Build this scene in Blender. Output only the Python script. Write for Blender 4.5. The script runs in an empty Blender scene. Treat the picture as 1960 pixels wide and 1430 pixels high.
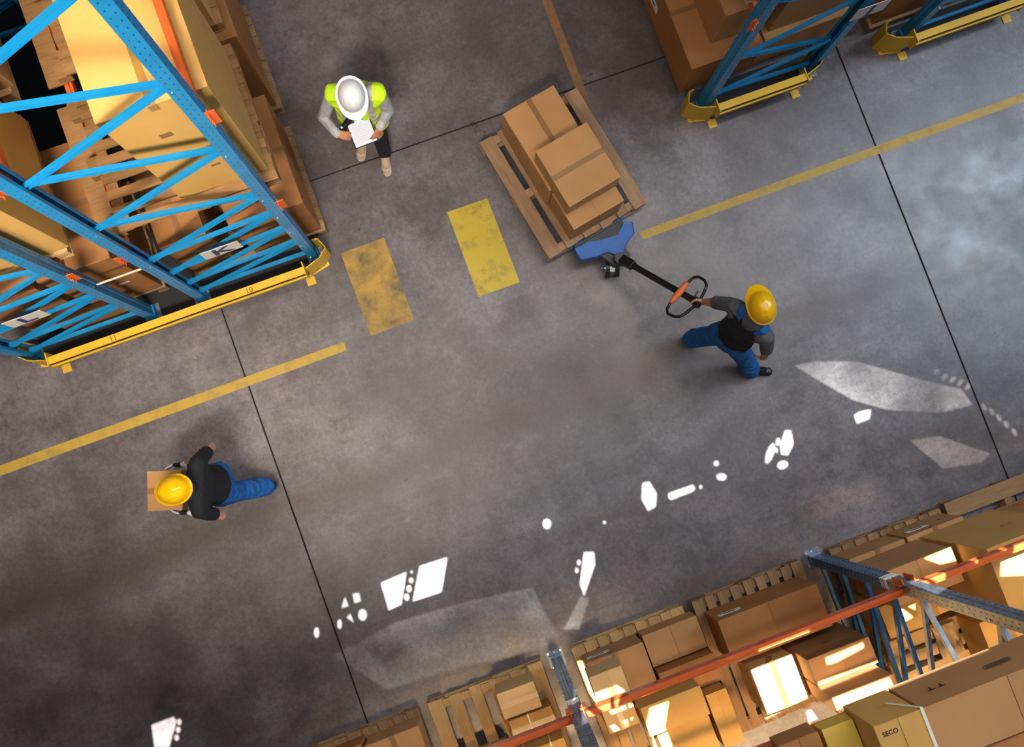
import bpy, bmesh, math, random
from mathutils import Vector, Matrix, noise
from mathutils.geometry import tessellate_polygon
random.seed(7)
scene = bpy.context.scene
C = scene.collection
V = Vector

# ------------------------------------------------------------------ camera
cd = bpy.data.cameras.new('camera'); cam = bpy.data.objects.new('camera', cd); C.objects.link(cam)
cd.sensor_fit = 'HORIZONTAL'; cd.sensor_width = 36.0; cd.lens = 36.0 * 2020 / 1960
cd.clip_start = 0.05; cd.clip_end = 200
R = Matrix(((0.9375880676121124, 0.34304427889505984, -0.05700208933673602),
            (-0.3462665622432675, 0.9360801511213072, -0.0620759095699773),
            (0.0320637387653743, 0.07793954961429446, 0.9964423431700937)))
cam.matrix_world = Matrix.Translation((0, 0, 9.6)) @ R.to_4x4()
scene.camera = cam

# ------------------------------------------------------------------ light and exposure
scene.view_settings.view_transform = 'Standard'; scene.view_settings.look = 'None'
scene.view_settings.gamma = 1.0; scene.view_settings.exposure = 0.0; scene.view_settings.use_curve_mapping = False
world = bpy.data.worlds.new('world'); scene.world = world; world.use_nodes = True
wn = world.node_tree.nodes['Background']; wn.inputs[0].default_value = (0.62, 0.74, 1.0, 1); wn.inputs[1].default_value = 0.07
SX, SYY, ZR = -0.10, 0.345, 11.8            # sun slope (x, y per metre of height), gobo roof height
def light(kind, name, loc, energy, color, **kw):
    d = bpy.data.lights.new(name, kind); d.energy = energy; d.color = color
    for k, v in kw.items(): setattr(d, k, v)
    o = bpy.data.objects.new(name, d); C.objects.link(o); o.location = loc; return o
sun = light('SUN', 'sun', (0, 0, 30), 30.0, (1.0, 0.985, 0.95), angle=math.radians(0.12))
sun.rotation_euler = V((-SX, -SYY, -1)).to_track_quat('-Z', 'Y').to_euler()
def area(name, loc, sx, sy, energy, color, aim=None):
    o = light('AREA', name, loc, energy, color, shape='RECTANGLE', size=sx, size_y=sy)
    if aim is not None: o.rotation_euler = (V(aim) - V(loc)).to_track_quat('-Z', 'Y').to_euler()
    return o
area('aisle_lamp', (4.5, 2.3, 11.4), 12, 0.4, 320, (0.93, 0.96, 1.0))
area('aisle_lamp', (2.2, -0.35, 11.4), 8, 0.4, 150, (0.88, 0.93, 1.0))
area('floor_sheen_light', (11.4, 1.0, 11.2), 3.5, 5.0, 850, (0.66, 0.82, 1.0), aim=(7.0, 0.8, 0))  # cool light added to lay a blue sheen on the right floor
area('bay_lamp', (-2.6, 2.6, 11.4), 2.6, 2.0, 120, (1.0, 0.66, 0.33), aim=(-1.6, 3.0, 3))
lb = area('bay_lamp', (2.2, -4.7, 10.8), 7.5, 0.6, 165, (1.0, 0.66, 0.34), aim=(2.2, -4.25, 1.0)); lb.data.spread = math.radians(30)
area('bay_lamp', (4.4, 2.0, 11.3), 1.6, 1.2, 60, (1.0, 0.70, 0.38), aim=(3.6, 3.2, 0))
area('window_daylight', (0.0, -13.0, 8.5), 16, 3, 180, (1.0, 0.95, 0.88), aim=(-1.0, 3.0, 3.0))
lk = area('row_end_fill', (-2.0, -2.4, 11.2), 3.0, 0.8, 165, (1.0, 0.90, 0.76), aim=(-2.2, 2.9, 2.6)); lk.data.spread = math.radians(50)  # fill light added to brighten the fronts of the K and L rows

# ------------------------------------------------------------------ materials
def lin(h):
    h = h.lstrip('#'); c = [int(h[i:i+2], 16)/255 for i in (0, 2, 4)]
    return tuple(x/12.92 if x <= .04045 else ((x+.055)/1.055)**2.4 for x in c) + (1,)
MATS = {}
def mat(name, col, rough=.6, metal=0, spec=.5, noise_scale=None, col2=None, mix=.5, bump=0, bump_scale=60, stretch=None, detail=4, emit=None, rand=0, coat=0):
    if name in MATS: return MATS[name]
    m = bpy.data.materials.new(name); m.use_nodes = True; nt = m.node_tree; N = nt.nodes; L = nt.links
    b = N['Principled BSDF']; b.inputs['Roughness'].default_value = rough; b.inputs['Metallic'].default_value = metal
    b.inputs['Specular IOR Level'].default_value = spec; b.inputs['Coat Weight'].default_value = coat
    c1 = lin(col); b.inputs['Base Color'].default_value = c1
    tc = N.new('ShaderNodeTexCoord'); mp = N.new('ShaderNodeMapping'); L.new(tc.outputs['Object'], mp.inputs[0])
    if stretch: mp.inputs['Scale'].default_value = stretch
    out = None
    if noise_scale:
        n = N.new('ShaderNodeTexNoise'); n.inputs['Scale'].default_value = noise_scale; n.inputs['Detail'].default_value = detail
        L.new(mp.outputs[0], n.inputs[0])
        r = N.new('ShaderNodeValToRGB'); r.color_ramp.elements[0].position = .35; r.color_ramp.elements[1].position = .35 + mix*.6
        r.color_ramp.elements[0].color = c1; r.color_ramp.elements[1].color = lin(col2 or col)
        L.new(n.outputs[0], r.inputs[0]); out = r.outputs[0]
    if rand:
        oi = N.new('ShaderNodeObjectInfo'); mr = N.new('ShaderNodeMapRange'); mr.inputs[3].default_value = 1-rand; mr.inputs[4].default_value = 1+rand*.6
        L.new(oi.outputs['Random'], mr.inputs[0]); hv = N.new('ShaderNodeHueSaturation')
        L.new(mr.outputs[0], hv.inputs['Value'])
        if out: L.new(out, hv.inputs['Color'])
        else: hv.inputs['Color'].default_value = c1
        out = hv.outputs[0]
    if out: L.new(out, b.inputs['Base Color'])
    if bump:
        n2 = N.new('ShaderNodeTexNoise'); n2.inputs['Scale'].default_value = bump_scale; n2.inputs['Detail'].default_value = 3; L.new(mp.outputs[0], n2.inputs[0])
        bp = N.new('ShaderNodeBump'); bp.inputs['Strength'].default_value = bump; bp.inputs['Distance'].default_value = .01
        L.new(n2.outputs[0], bp.inputs['Height']); L.new(bp.outputs[0], b.inputs['Normal'])
    if emit: b.inputs['Emission Color'].default_value = lin(emit[0]); b.inputs['Emission Strength'].default_value = emit[1]
    MATS[name] = m; return m
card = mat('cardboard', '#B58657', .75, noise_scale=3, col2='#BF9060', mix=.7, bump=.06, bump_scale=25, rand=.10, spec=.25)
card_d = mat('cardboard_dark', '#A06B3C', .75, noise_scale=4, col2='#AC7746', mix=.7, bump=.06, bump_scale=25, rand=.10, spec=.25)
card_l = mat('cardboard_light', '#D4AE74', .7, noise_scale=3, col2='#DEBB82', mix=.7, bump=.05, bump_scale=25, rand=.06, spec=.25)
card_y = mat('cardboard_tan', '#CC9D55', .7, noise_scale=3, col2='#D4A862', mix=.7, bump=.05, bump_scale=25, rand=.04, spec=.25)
tape_m = mat('packing_tape', '#8A6238', .35, spec=.5)
tape_l = mat('packing_tape_light', '#A07838', .3, spec=.5)
paper = mat('label_paper', '#D9D2CE', .6)
ink = mat('black_ink', '#1B1A1C', .6)
wood = mat('pallet_wood', '#8B6C4E', .85, noise_scale=6, col2='#A98763', mix=.9, stretch=(1, 12, 12), bump=.25, bump_scale=30, rand=.22, spec=.2)
wood_l = mat('pallet_wood_fresh', '#B3905E', .8, noise_scale=6, col2='#CBAA78', mix=.9, stretch=(1, 12, 12), bump=.2, bump_scale=30, rand=.15, spec=.2)
wood_g = mat('pallet_wood_grey', '#9A7A5C', .85, noise_scale=5, col2='#B8977A', mix=.9, stretch=(1, 9, 9), bump=.2, bump_scale=30, rand=.15, spec=.2)
wood_m = mat('pallet_wood_brown', '#8C6840', .85, noise_scale=5, col2='#A17C50', mix=.9, stretch=(1, 9, 9), bump=.2, bump_scale=30, rand=.22, spec=.2)
blue = mat('blue_rack_paint', '#1283BC', .36, noise_scale=5, col2='#1C92CC', mix=.8, bump=.04, bump_scale=80)
blue_d = mat('blue_rack_paint_deep', '#17659C', .4, noise_scale=5, col2='#1E74AC', mix=.8)
galv = mat('galvanised_steel', '#6E7C8C', .38, metal=.75, noise_scale=14, col2='#93A0AE', mix=.6, bump=.05, bump_scale=60)
chrome = mat('bright_steel', '#C6CCD2', .22, metal=1)
orange = mat('orange_beam_paint', '#DC6422', .45, noise_scale=9, col2='#CF5420', mix=.8, bump=.04)
yellow = mat('yellow_guard_paint', '#E2B422', .5, noise_scale=7, col2='#CFA230', mix=.8, rand=.05)
dark = mat('dark_hole', '#0C1420', .8)
sheet_black = mat('added_black_floor_sheet', '#0D0D10', .6, noise_scale=5, col2='#151417', mix=.7, bump=.1)  # near-black for the sheets that darken the floor under the racks
skin = mat('skin', '#C08A6C', .55, noise_scale=20, col2='#CC9678', mix=.6)
skin_d = mat('skin_tan', '#A96A48', .55, noise_scale=20, col2='#B87852', mix=.6)
strap_m = mat('white_strap', '#E8E2D6', .4)

# floor ------------------------------------------------
def floor_mat():
    m = bpy.data.materials.new('polished_concrete'); m.use_nodes = True; nt = m.node_tree; N = nt.nodes; L = nt.links
    b = N['Principled BSDF']; tc = N.new('ShaderNodeTexCoord')
    def nz(s, d=6, ro=.6, off=0):
        mp = N.new('ShaderNodeMapping'); mp.inputs['Location'].default_value = (off, off*1.7, 0); L.new(tc.outputs['Object'], mp.inputs[0])
        n = N.new('ShaderNodeTexNoise'); n.inputs['Scale'].default_value = s; n.inputs['Detail'].default_value = d; n.inputs['Roughness'].default_value = ro
        L.new(mp.outputs[0], n.inputs[0]); return n.outputs[0]
    def ramp(src, p0, p1, c0, c1):
        r = N.new('ShaderNodeValToRGB'); e = r.color_ramp.elements; e[0].position = p0; e[1].position = p1; e[0].color = c0; e[1].color = c1
        L.new(src, r.inputs[0]); return r.outputs[0]
    def mixc(f, a, bb, mode='MIX'):
        x = N.new('ShaderNodeMix'); x.data_type = 'RGBA'; x.blend_type = mode
        if isinstance(f, float): x.inputs[0].default_value = f
        else: L.new(f, x.inputs[0])
        for s, i in ((a, 6), (bb, 7)):
            if isinstance(s, tuple): x.inputs[i].default_value = s
            else: L.new(s, x.inputs[i])
        return x.outputs[2]
    W = (1, 1, 1, 1)
    base = ramp(nz(.42, 5, .6), .32, .68, lin('#4E4444'), lin('#8A8284'))
    mid = ramp(nz(1.9, 9, .74, 3), .38, .62, (.56, .55, .56, 1), (1.16, 1.15, 1.15, 1))
    c = mixc(1.0, base, mid, 'MULTIPLY')
    patch = ramp(nz(1.1, 14, .86, 9), .52, .66, (0, 0, 0, 1), (.85, .85, .85, 1))
    c = mixc(patch, c, lin('#332B2C'))
    pale = ramp(nz(.9, 10, .78, 21), .58, .78, (0, 0, 0, 1), (.7, .7, .7, 1))
    c = mixc(pale, c, lin('#9E9A9C'))
    mp = N.new('ShaderNodeMapping'); mp.inputs['Scale'].default_value = (.35, 2.6, 1); L.new(tc.outputs['Object'], mp.inputs[0])
    sn = N.new('ShaderNodeTexNoise'); sn.inputs['Scale'].default_value = .8; sn.inputs['Detail'].default_value = 9; sn.inputs['Roughness'].default_value = .66; L.new(mp.outputs[0], sn.inputs[0])
    c = mixc(ramp(sn.outputs[0], .50, .72, (0, 0, 0, 1), (.75, .75, .75, 1)), c, lin('#5C4B45'))
    sx = N.new('ShaderNodeSeparateXYZ'); L.new(tc.outputs['Object'], sx.inputs[0])          # beam shadow along the aisle, painted in as a soft brown band
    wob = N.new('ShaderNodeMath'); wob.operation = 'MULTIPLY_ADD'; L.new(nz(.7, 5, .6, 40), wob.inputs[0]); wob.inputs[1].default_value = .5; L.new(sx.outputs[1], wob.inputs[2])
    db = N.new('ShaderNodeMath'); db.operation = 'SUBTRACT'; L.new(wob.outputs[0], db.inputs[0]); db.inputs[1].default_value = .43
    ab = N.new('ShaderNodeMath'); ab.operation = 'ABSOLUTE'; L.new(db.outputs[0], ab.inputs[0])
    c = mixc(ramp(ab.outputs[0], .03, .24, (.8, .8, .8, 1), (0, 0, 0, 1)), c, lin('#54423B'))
    fine = ramp(nz(26, 8, .86, 5), .36, .66, (.50, .49, .50, 1), (1.28, 1.28, 1.28, 1))
    c = mixc(.85, c, mixc(1.0, c, fine, 'MULTIPLY'))
    fib = N.new('ShaderNodeMapping'); fib.inputs['Scale'].default_value = (3, 1, 1); fib.inputs['Rotation'].default_value = (0, 0, .9); L.new(tc.outputs['Object'], fib.inputs[0])
    fn = N.new('ShaderNodeTexNoise'); fn.inputs['Scale'].default_value = 11; fn.inputs['Detail'].default_value = 12; fn.inputs['Roughness'].default_value = .85; fn.inputs['Distortion'].default_value = 1.2; L.new(fib.outputs[0], fn.inputs[0])
    c = mixc(ramp(fn.outputs[0], .50, .64, (0, 0, 0, 1), (.45, .45, .45, 1)), c, lin('#3A3335'))
    sp = ramp(nz(60, 4, .7, 2), .61, .68, (0, 0, 0, 1), (.6, .6, .6, 1))
    c = mixc(sp, c, lin('#2B2627'))
    L.new(c, b.inputs['Base Color'])
    rr = N.new('ShaderNodeMapRange'); L.new(nz(1.8, 8, .7, 6), rr.inputs[0]); rr.inputs[1].default_value = .3; rr.inputs[2].default_value = .7
    rr.inputs[3].default_value = .26; rr.inputs[4].default_value = .46; L.new(rr.outputs[0], b.inputs['Roughness'])
    b.inputs['Specular IOR Level'].default_value = .75
    bp = N.new('ShaderNodeBump'); bp.inputs['Strength'].default_value = .10; bp.inputs['Distance'].default_value = .004
    L.new(nz(40, 4, .7, 1), bp.inputs['Height']); L.new(bp.outputs[0], b.inputs['Normal'])
    return m
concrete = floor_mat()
def worn(name, col, wearcol, lo, hi, scale=7):
    m = bpy.data.materials.new(name); m.use_nodes = True; nt = m.node_tree; N = nt.nodes; L = nt.links; b = N['Principled BSDF']
    tc = N.new('ShaderNodeTexCoord'); n = N.new('ShaderNodeTexNoise'); n.inputs['Scale'].default_value = scale; n.inputs['Detail'].default_value = 9; n.inputs['Roughness'].default_value = .72
    L.new(tc.outputs['Object'], n.inputs[0]); r = N.new('ShaderNodeValToRGB'); r.color_ramp.elements[0].position = lo; r.color_ramp.elements[1].position = hi
    r.color_ramp.elements[0].color = lin(col); r.color_ramp.elements[1].color = lin(wearcol); L.new(n.outputs[0], r.inputs[0])
    L.new(r.outputs[0], b.inputs['Base Color']); b.inputs['Roughness'].default_value = .5; return m
line_y = worn('worn_yellow_line', '#BE9A38', '#7D6A45', .48, .80, 8)
line_o = worn('faded_ochre_line', '#8E6538', '#6B5746', .42, .66, 10)
block_y = worn('worn_yellow_block', '#C8AC2A', '#7A6A3C', .50, .74, 5)
block_o = worn('dirty_yellow_block', '#B28A35', '#5E5038', .40, .66, 4)

# ------------------------------------------------------------------ helpers
class MB:
    def __init__(s): s.v = []; s.f = []; s.mi = []; s.mats = []
    def m(s, mt):
        if mt not in s.mats: s.mats.append(mt)
        return s.mats.index(mt)
    def poly(s, pts, faces, mt=None, M=None):
        o = len(s.v); s.v += [tuple((M @ V(p)) if M else V(p)) for p in pts]
        i = s.m(mt) if mt else 0
        for f in faces: s.f.append([o+k for k in f]); s.mi.append(i)
    def box(s, x0, x1, y0, y1, z0, z1, mt=None, M=None, j=0):
        p = [(x, y, z) for z in (z0, z1) for y in (y0, y1) for x in (x0, x1)]
        if j: p = [tuple(c + random.uniform(-j, j) for c in q) for q in p]
        s.poly(p, [(0, 2, 3, 1), (4, 5, 7, 6), (0, 1, 5, 4), (2, 6, 7, 3), (0, 4, 6, 2), (1, 3, 7, 5)], mt, M)
    def prism(s, pts, z0, z1, mt=None, M=None):
        n = len(pts); s.poly([(x, y, z0) for x, y in pts] + [(x, y, z1) for x, y in pts],
            [tuple(range(n))[::-1], tuple(range(n, 2*n))] + [(i, (i+1) % n, n+(i+1) % n, n+i) for i in range(n)], mt, M)
    def bar(s, a, b, w, h, mt=None, up=(0, 0, 1), prof=None):
        a, b = V(a), V(b); d = b-a; L = d.length; z = d.normalized(); u = V(up)
        if abs(z.dot(u)) > .98: u = V((0, 1, 0))
        x = u.cross(z).normalized(); y = z.cross(x)
        M = Matrix((x.to_4d(), y.to_4d(), z.to_4d(), (0, 0, 0, 1))).transposed(); M[3][0] = M[3][1] = M[3][2] = 0; M[0][3], M[1][3], M[2][3] = a
        if prof: s.prism(prof, 0, L, mt, M)
        else: s.box(-w/2, w/2, -h/2, h/2, 0, L, mt, M)
    def tube(s, pts, r, n=8, mt=None, caps=True, radii=None):
        pts = [V(p) for p in pts]; rings = []; up = V((0, 0, 1)); px = None
        for i, p in enumerate(pts):
            t = (pts[min(i+1, len(pts)-1)] - pts[max(i-1, 0)]).normalized()
            x = (px - t*px.dot(t)) if px else (up.cross(t) if abs(t.dot(up)) < .95 else V((1, 0, 0)).cross(t))
            x.normalize(); px = x; y = t.cross(x); rr = radii[i] if radii else r
            rings.append([p + (x*math.cos(k*2*math.pi/n) + y*math.sin(k*2*math.pi/n))*rr for k in range(n)])
        v = [q for g in rings for q in g]; f = []
        for i in range(len(rings)-1):
            for k in range(n): f.append((i*n+k, i*n+(k+1) % n, (i+1)*n+(k+1) % n, (i+1)*n+k))
        if caps: f += [tuple(range(n))[::-1], tuple((len(rings)-1)*n+k for k in range(n))]
        s.poly(v, f, mt)
    def cyl(s, c, r, z0, z1, n=14, mt=None, M=None):
        s.prism([(c[0]+r*math.cos(k*2*math.pi/n), c[1]+r*math.sin(k*2*math.pi/n)) for k in range(n)], z0, z1, mt, M)
    def mesh(s, name, default=None, smooth=False):
        me = bpy.data.meshes.new(name); me.from_pydata(s.v, [], s.f)
        for mt in (s.mats or [default]): me.materials.append(mt)
        if s.mats: me.polygons.foreach_set('material_index', s.mi)
        if smooth: me.polygons.foreach_set('use_smooth', [True]*len(me.polygons))
        me.update(); return me
    def build(s, name, default=None, parent=None, smooth=False, bevel=0, **props):
        o = bpy.data.objects.new(name, s.mesh(name, default, smooth)); C.objects.link(o)
        if bevel:
            bm = bmesh.new(); bm.from_mesh(o.data); bmesh.ops.remove_doubles(bm, verts=bm.verts, dist=1e-6)
            bmesh.ops.bevel(bm, geom=bm.edges[:], offset=bevel, segments=1, affect='EDGES', clamp_overlap=True); bm.to_mesh(o.data); bm.free()
        if parent: o.parent = parent
        for k, v in props.items(): o[k] = v
        return o
def obj(name, me, parent=None, loc=None, rotz=0, **props):
    o = bpy.data.objects.new(name, me); C.objects.link(o)
    if parent: o.parent = parent
    if loc is not None: o.location = loc
    o.rotation_euler.z = rotz
    for k, v in props.items(): o[k] = v
    return o
def thing(name, label, cat, loc=(0, 0, 0), rotz=0, group=None):
    o = bpy.data.objects.new(name, None); C.objects.link(o); o.empty_display_size = .1
    o.location = loc; o.rotation_euler = (0, 0, rotz); o['label'] = label; o['category'] = cat
    if group: o['group'] = group
    return o
def text_mesh(body, size, ext=.002, bold=True):
    cu = bpy.data.curves.new('lettering', 'FONT'); cu.body = body; cu.size = size; cu.extrude = ext; cu.align_x = 'CENTER'; cu.align_y = 'CENTER'
    if bold: cu.offset = size*.022
    cu.resolution_u = 3
    o = bpy.data.objects.new('lettering', cu); C.objects.link(o); bpy.context.view_layer.update()
    me = bpy.data.meshes.new_from_object(o.evaluated_get(bpy.context.evaluated_depsgraph_get())); bpy.data.objects.remove(o); bpy.data.curves.remove(cu)
    me.name = 'lettering'; return me
def text(body, size, mt, parent, M, name='lettering', **kw):
    me = text_mesh(body, size, **kw); me.materials.clear(); me.materials.append(mt); me.transform(M)
    return obj(name, me, parent)

# ------------------------------------------------------------------ floor
JX, JY, G = [-14.17, -7.95, -1.73, 4.50, 10.72], [-9.4, -3.3, 2.905, 9.1, 15.3], .006
fl = MB(); fl.box(-14.2, 10.75, -9.45, 15.35, -.3, -.012)
floor = fl.build('floor', mat('joint_black', '#1C1718', .9), kind='structure')
for i in range(4):
    for j in range(4):
        b = MB(); x0, x1, y0, y1 = JX[i]+G, JX[i+1]-G, JY[j]+G, JY[j+1]-G
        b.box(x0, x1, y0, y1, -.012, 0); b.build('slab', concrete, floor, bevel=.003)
def mark(pts, mt, name='line_marking', z=.0015):
    b = MB(); b.prism(pts, .0002, z); return b.build(name, mt, floor)
mark([(-5.5, 1.31), (-2.0, 1.312), (-.812, 1.314), (-.790, 1.330), (-.788, 1.385), (-.804, 1.397), (-2.0, 1.40), (-5.5, 1.398)], line_y)
mark([(2.125, 1.348), (4.3, 1.352), (7.5, 1.350), (7.5, 1.43), (4.3, 1.432), (2.2, 1.428), (2.11, 1.42)], line_y)
mark([(2.03, 5.5), (2.035, 2.36), (2.115, 2.36), (2.112, 5.5)], line_o)
mark([(-.542, 2.175), (-.541, 1.365), (-.120, 1.368), (-.122, 2.178)], block_o, 'floor_block')
mark([(.505, 2.205), (.506, 1.366), (.909, 1.364), (.896, 2.20)], block_y, 'floor_block')
# ------------------------------------------------------------------ unseen roof added as a gobo, openings shaped to throw the sun patches
CLEAR=[[(-2.386,3.308),(-2.139,3.32),(-2.279,3.066),(-2.401,3.058)],[(-2.012,3.327),(-1.752,3.314),(-1.905,3.045),(-2.174,3.056)],[(-2.107,3.229),(-2.115,3.217),(-2.126,3.212),(-2.137,3.217),(-2.143,3.228),(-2.142,3.242),(-2.134,3.253),(-2.122,3.258),(-2.112,3.254),(-2.106,3.243)],[(-2.147,3.165),(-2.157,3.15),(-2.171,3.143),(-2.183,3.148),(-2.189,3.162),(-2.187,3.18),(-2.177,3.195),(-2.163,3.201),(-2.151,3.197),(-2.145,3.183)],[(-2.192,3.103),(-2.202,3.087),(-2.215,3.081),(-2.227,3.085),(-2.234,3.099),(-2.231,3.117),(-2.222,3.133),(-2.208,3.139),(-2.196,3.135),(-2.19,3.121)],[(-2.086,3.3),(-2.095,3.29),(-2.103,3.294),(-2.104,3.307),(-2.095,3.316),(-2.086,3.313)],[(-2.729,3.303),(-2.724,3.218),(-2.787,3.222)],[(-2.654,3.305),(-2.599,3.294),(-2.604,3.222),(-2.664,3.22)],[(-2.734,3.148),(-2.73,3.063),(-2.771,3.128)],[(-2.598,3.087),(-2.615,3.062),(-2.638,3.051),(-2.66,3.059),(-2.671,3.083),(-2.668,3.114),(-2.651,3.139),(-2.628,3.15),(-2.606,3.142),(-2.595,3.118)],[(-2.835,3.088),(-2.846,3.066),(-2.86,3.055),(-2.87,3.059),(-2.874,3.077),(-2.869,3.101),(-2.858,3.122),(-2.844,3.133),(-2.833,3.129),(-2.83,3.112)],[(-3.048,3.089),(-3.06,3.066),(-3.076,3.053),(-3.088,3.058),(-3.092,3.077),(-3.087,3.104),(-3.074,3.128),(-3.059,3.14),(-3.047,3.136),(-3.043,3.116)],[(-0.58,2.927),(-0.496,2.896),(-0.525,2.792),(-0.717,2.561),(-0.715,2.674)],[(-0.641,2.85),(-0.652,2.837),(-0.665,2.834),(-0.674,2.845),(-0.672,2.862),(-0.662,2.876),(-0.649,2.878),(-0.64,2.867)],[(-0.686,2.792),(-0.696,2.778),(-0.707,2.775),(-0.714,2.785),(-0.712,2.802),(-0.703,2.816),(-0.691,2.819),(-0.684,2.809)],[(-4.688,2.849),(-4.485,2.85),(-4.471,2.806),(-4.604,2.616),(-4.723,2.661)],[(-4.434,2.782),(-4.446,2.766),(-4.462,2.764),(-4.473,2.776),(-4.472,2.797),(-4.46,2.813),(-4.444,2.815),(-4.433,2.802)],[(-4.464,2.721),(-4.476,2.705),(-4.492,2.703),(-4.503,2.716),(-4.502,2.736),(-4.491,2.752),(-4.475,2.754),(-4.464,2.742)],[(-4.499,2.662),(-4.51,2.646),(-4.527,2.644),(-4.538,2.657),(-4.537,2.677),(-4.525,2.693),(-4.509,2.695),(-4.498,2.683)],[(0.138,3.322),(0.201,3.313),(0.225,3.189),(0.174,3.082),(0.094,3.072),(0.079,3.193)],[(0.33,3.155),(0.563,3.149),(0.575,3.114),(0.541,3.092),(0.326,3.091),(0.312,3.121)],[(-0.771,3.267),(-0.793,3.24),(-0.823,3.237),(-0.843,3.259),(-0.842,3.294),(-0.82,3.321),(-0.79,3.324),(-0.77,3.302)],[(-0.299,3.107),(-0.31,3.098),(-0.324,3.103),(-0.326,3.117),(-0.315,3.126),(-0.302,3.121)],[(0.637,3.102),(0.624,3.089),(0.611,3.094),(0.61,3.112),(0.623,3.124),(0.636,3.119)],[(0.858,3.247),(0.845,3.234),(0.827,3.234),(0.813,3.246),(0.813,3.264),(0.825,3.277),(0.844,3.278),(0.857,3.266)],[(0.881,3.107),(0.859,3.09),(0.824,3.093),(0.796,3.114),(0.791,3.141),(0.812,3.158),(0.848,3.155),(0.876,3.134)],[(1.358,3.147),(1.314,3.106),(1.277,3.09),(1.261,3.103),(1.273,3.141),(1.307,3.19),(1.351,3.23),(1.388,3.247),(1.404,3.234),(1.393,3.195)],[(1.411,3.17),(1.397,3.153),(1.383,3.158),(1.384,3.18),(1.398,3.197),(1.412,3.192)],[(1.456,3.231),(1.437,3.211),(1.419,3.208),(1.413,3.225),(1.422,3.251),(1.441,3.271),(1.459,3.274),(1.465,3.257)],[(1.541,3.316),(1.591,3.297),(1.568,3.173),(1.48,3.094),(1.424,3.124),(1.45,3.217)],[(1.456,3.03),(1.44,3.004),(1.402,2.993),(1.365,3.004),(1.35,3.031),(1.366,3.058),(1.404,3.069),(1.441,3.057)],[(2.192,3.224),(2.25,3.238),(2.358,3.219),(2.312,3.144),(2.186,3.144)],[(-0.895,1.481),(-0.794,1.314),(-0.902,1.314)],[(-0.824,1.481),(-0.68,1.477),(-0.72,1.309)],[(-0.647,1.478),(-0.599,1.456),(-0.676,1.338)],[(-0.48,1.366),(-0.323,1.36),(-0.427,1.181),(-0.428,1.014),(-0.594,1.078),(-0.562,1.247)],[(0.411,1.381),(0.796,1.383),(0.801,1.0),(0.418,0.963)],[(0.99,1.222),(1.245,1.228),(1.323,1.23),(1.312,1.19),(1.057,1.161),(0.982,1.168)],[(0.864,1.066),(1.426,1.049),(1.418,1.008),(0.856,0.999)],[(0.794,0.901),(1.359,0.892),(1.364,0.796),(0.781,0.792)],[(1.58,1.448),(1.68,1.442),(1.785,1.277),(1.591,1.256)],[(1.741,1.491),(1.853,1.422),(1.827,1.324),(1.721,1.431)],[(2.054,1.495),(2.154,1.489),(2.091,1.391)],[(2.397,1.424),(2.641,1.415),(2.553,1.202),(2.327,1.274)],[(2.338,1.425),(2.32,1.408),(2.3,1.416),(2.298,1.44),(2.316,1.457),(2.336,1.449)],[(-0.966,2.02),(-0.926,2.01),(-0.916,1.636),(-0.959,1.548)],[(-0.89,1.626),(-0.671,1.622),(-0.626,1.561),(-0.896,1.562)],[(1.974,1.65),(2.204,1.66),(2.207,1.546),(2.074,1.565)]]
TINTED=[([(1.836,3.842),(2.033,3.811),(2.399,3.677),(2.888,3.323),(3.221,3.103),(3.267,2.931),(2.955,2.969),(2.507,3.159),(2.223,3.366)],0.34),([(2.587,2.838),(2.874,2.768),(3.249,2.461),(3.149,2.411),(2.785,2.484)],0.2),([(-2.987,2.852),(-2.366,2.937),(-1.691,2.881),(-1.124,2.792),(-1.071,2.328),(-1.221,2.261),(-2.027,2.368),(-2.654,2.41)],0.08),([(-0.989,2.346),(-0.745,2.566),(-0.681,2.523),(-0.865,2.3)],0.16),([(3.091,3.344),(3.09,3.328),(3.075,3.313),(3.053,3.308),(3.039,3.316),(3.04,3.332),(3.056,3.347),(3.077,3.352)],0.3),([(3.151,3.279),(3.147,3.261),(3.125,3.243),(3.098,3.235),(3.081,3.241),(3.085,3.258),(3.106,3.277),(3.134,3.285)],0.3),([(3.215,3.229),(3.212,3.212),(3.19,3.194),(3.162,3.185),(3.145,3.192),(3.149,3.209),(3.171,3.227),(3.198,3.236)],0.3),([(3.269,3.179),(3.265,3.161),(3.243,3.143),(3.216,3.135),(3.199,3.141),(3.202,3.158),(3.224,3.177),(3.252,3.185)],0.3),([(3.325,3.122),(3.321,3.105),(3.299,3.086),(3.272,3.078),(3.255,3.084),(3.259,3.102),(3.281,3.12),(3.308,3.128)],0.3),([(3.365,2.834),(3.349,2.843),(3.34,2.869),(3.341,2.896),(3.354,2.909),(3.369,2.901),(3.379,2.875),(3.377,2.847)],0.3),([(3.415,2.774),(3.399,2.783),(3.389,2.809),(3.391,2.837),(3.403,2.85),(3.419,2.841),(3.429,2.815),(3.427,2.788)],0.3),([(3.457,2.697),(3.441,2.706),(3.432,2.732),(3.433,2.759),(3.446,2.773),(3.461,2.764),(3.471,2.738),(3.469,2.71)],0.3),([(3.497,2.616),(3.482,2.624),(3.472,2.65),(3.474,2.678),(3.486,2.691),(3.502,2.682),(3.511,2.656),(3.51,2.629)],0.3),([(3.543,2.522),(3.528,2.531),(3.518,2.556),(3.52,2.584),(3.532,2.597),(3.548,2.588),(3.557,2.562),(3.556,2.535)],0.3)]
rv = [(-16, -12), (16, -12), (16, 18), (-16, 18)]
polys = [[V((x, y, 0)) for x, y in rv]] + [[V((x, y, 0)) for x, y in p] for p in CLEAR] + [[V((x, y, 0)) for x, y in p] for p, t in TINTED]
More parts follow.
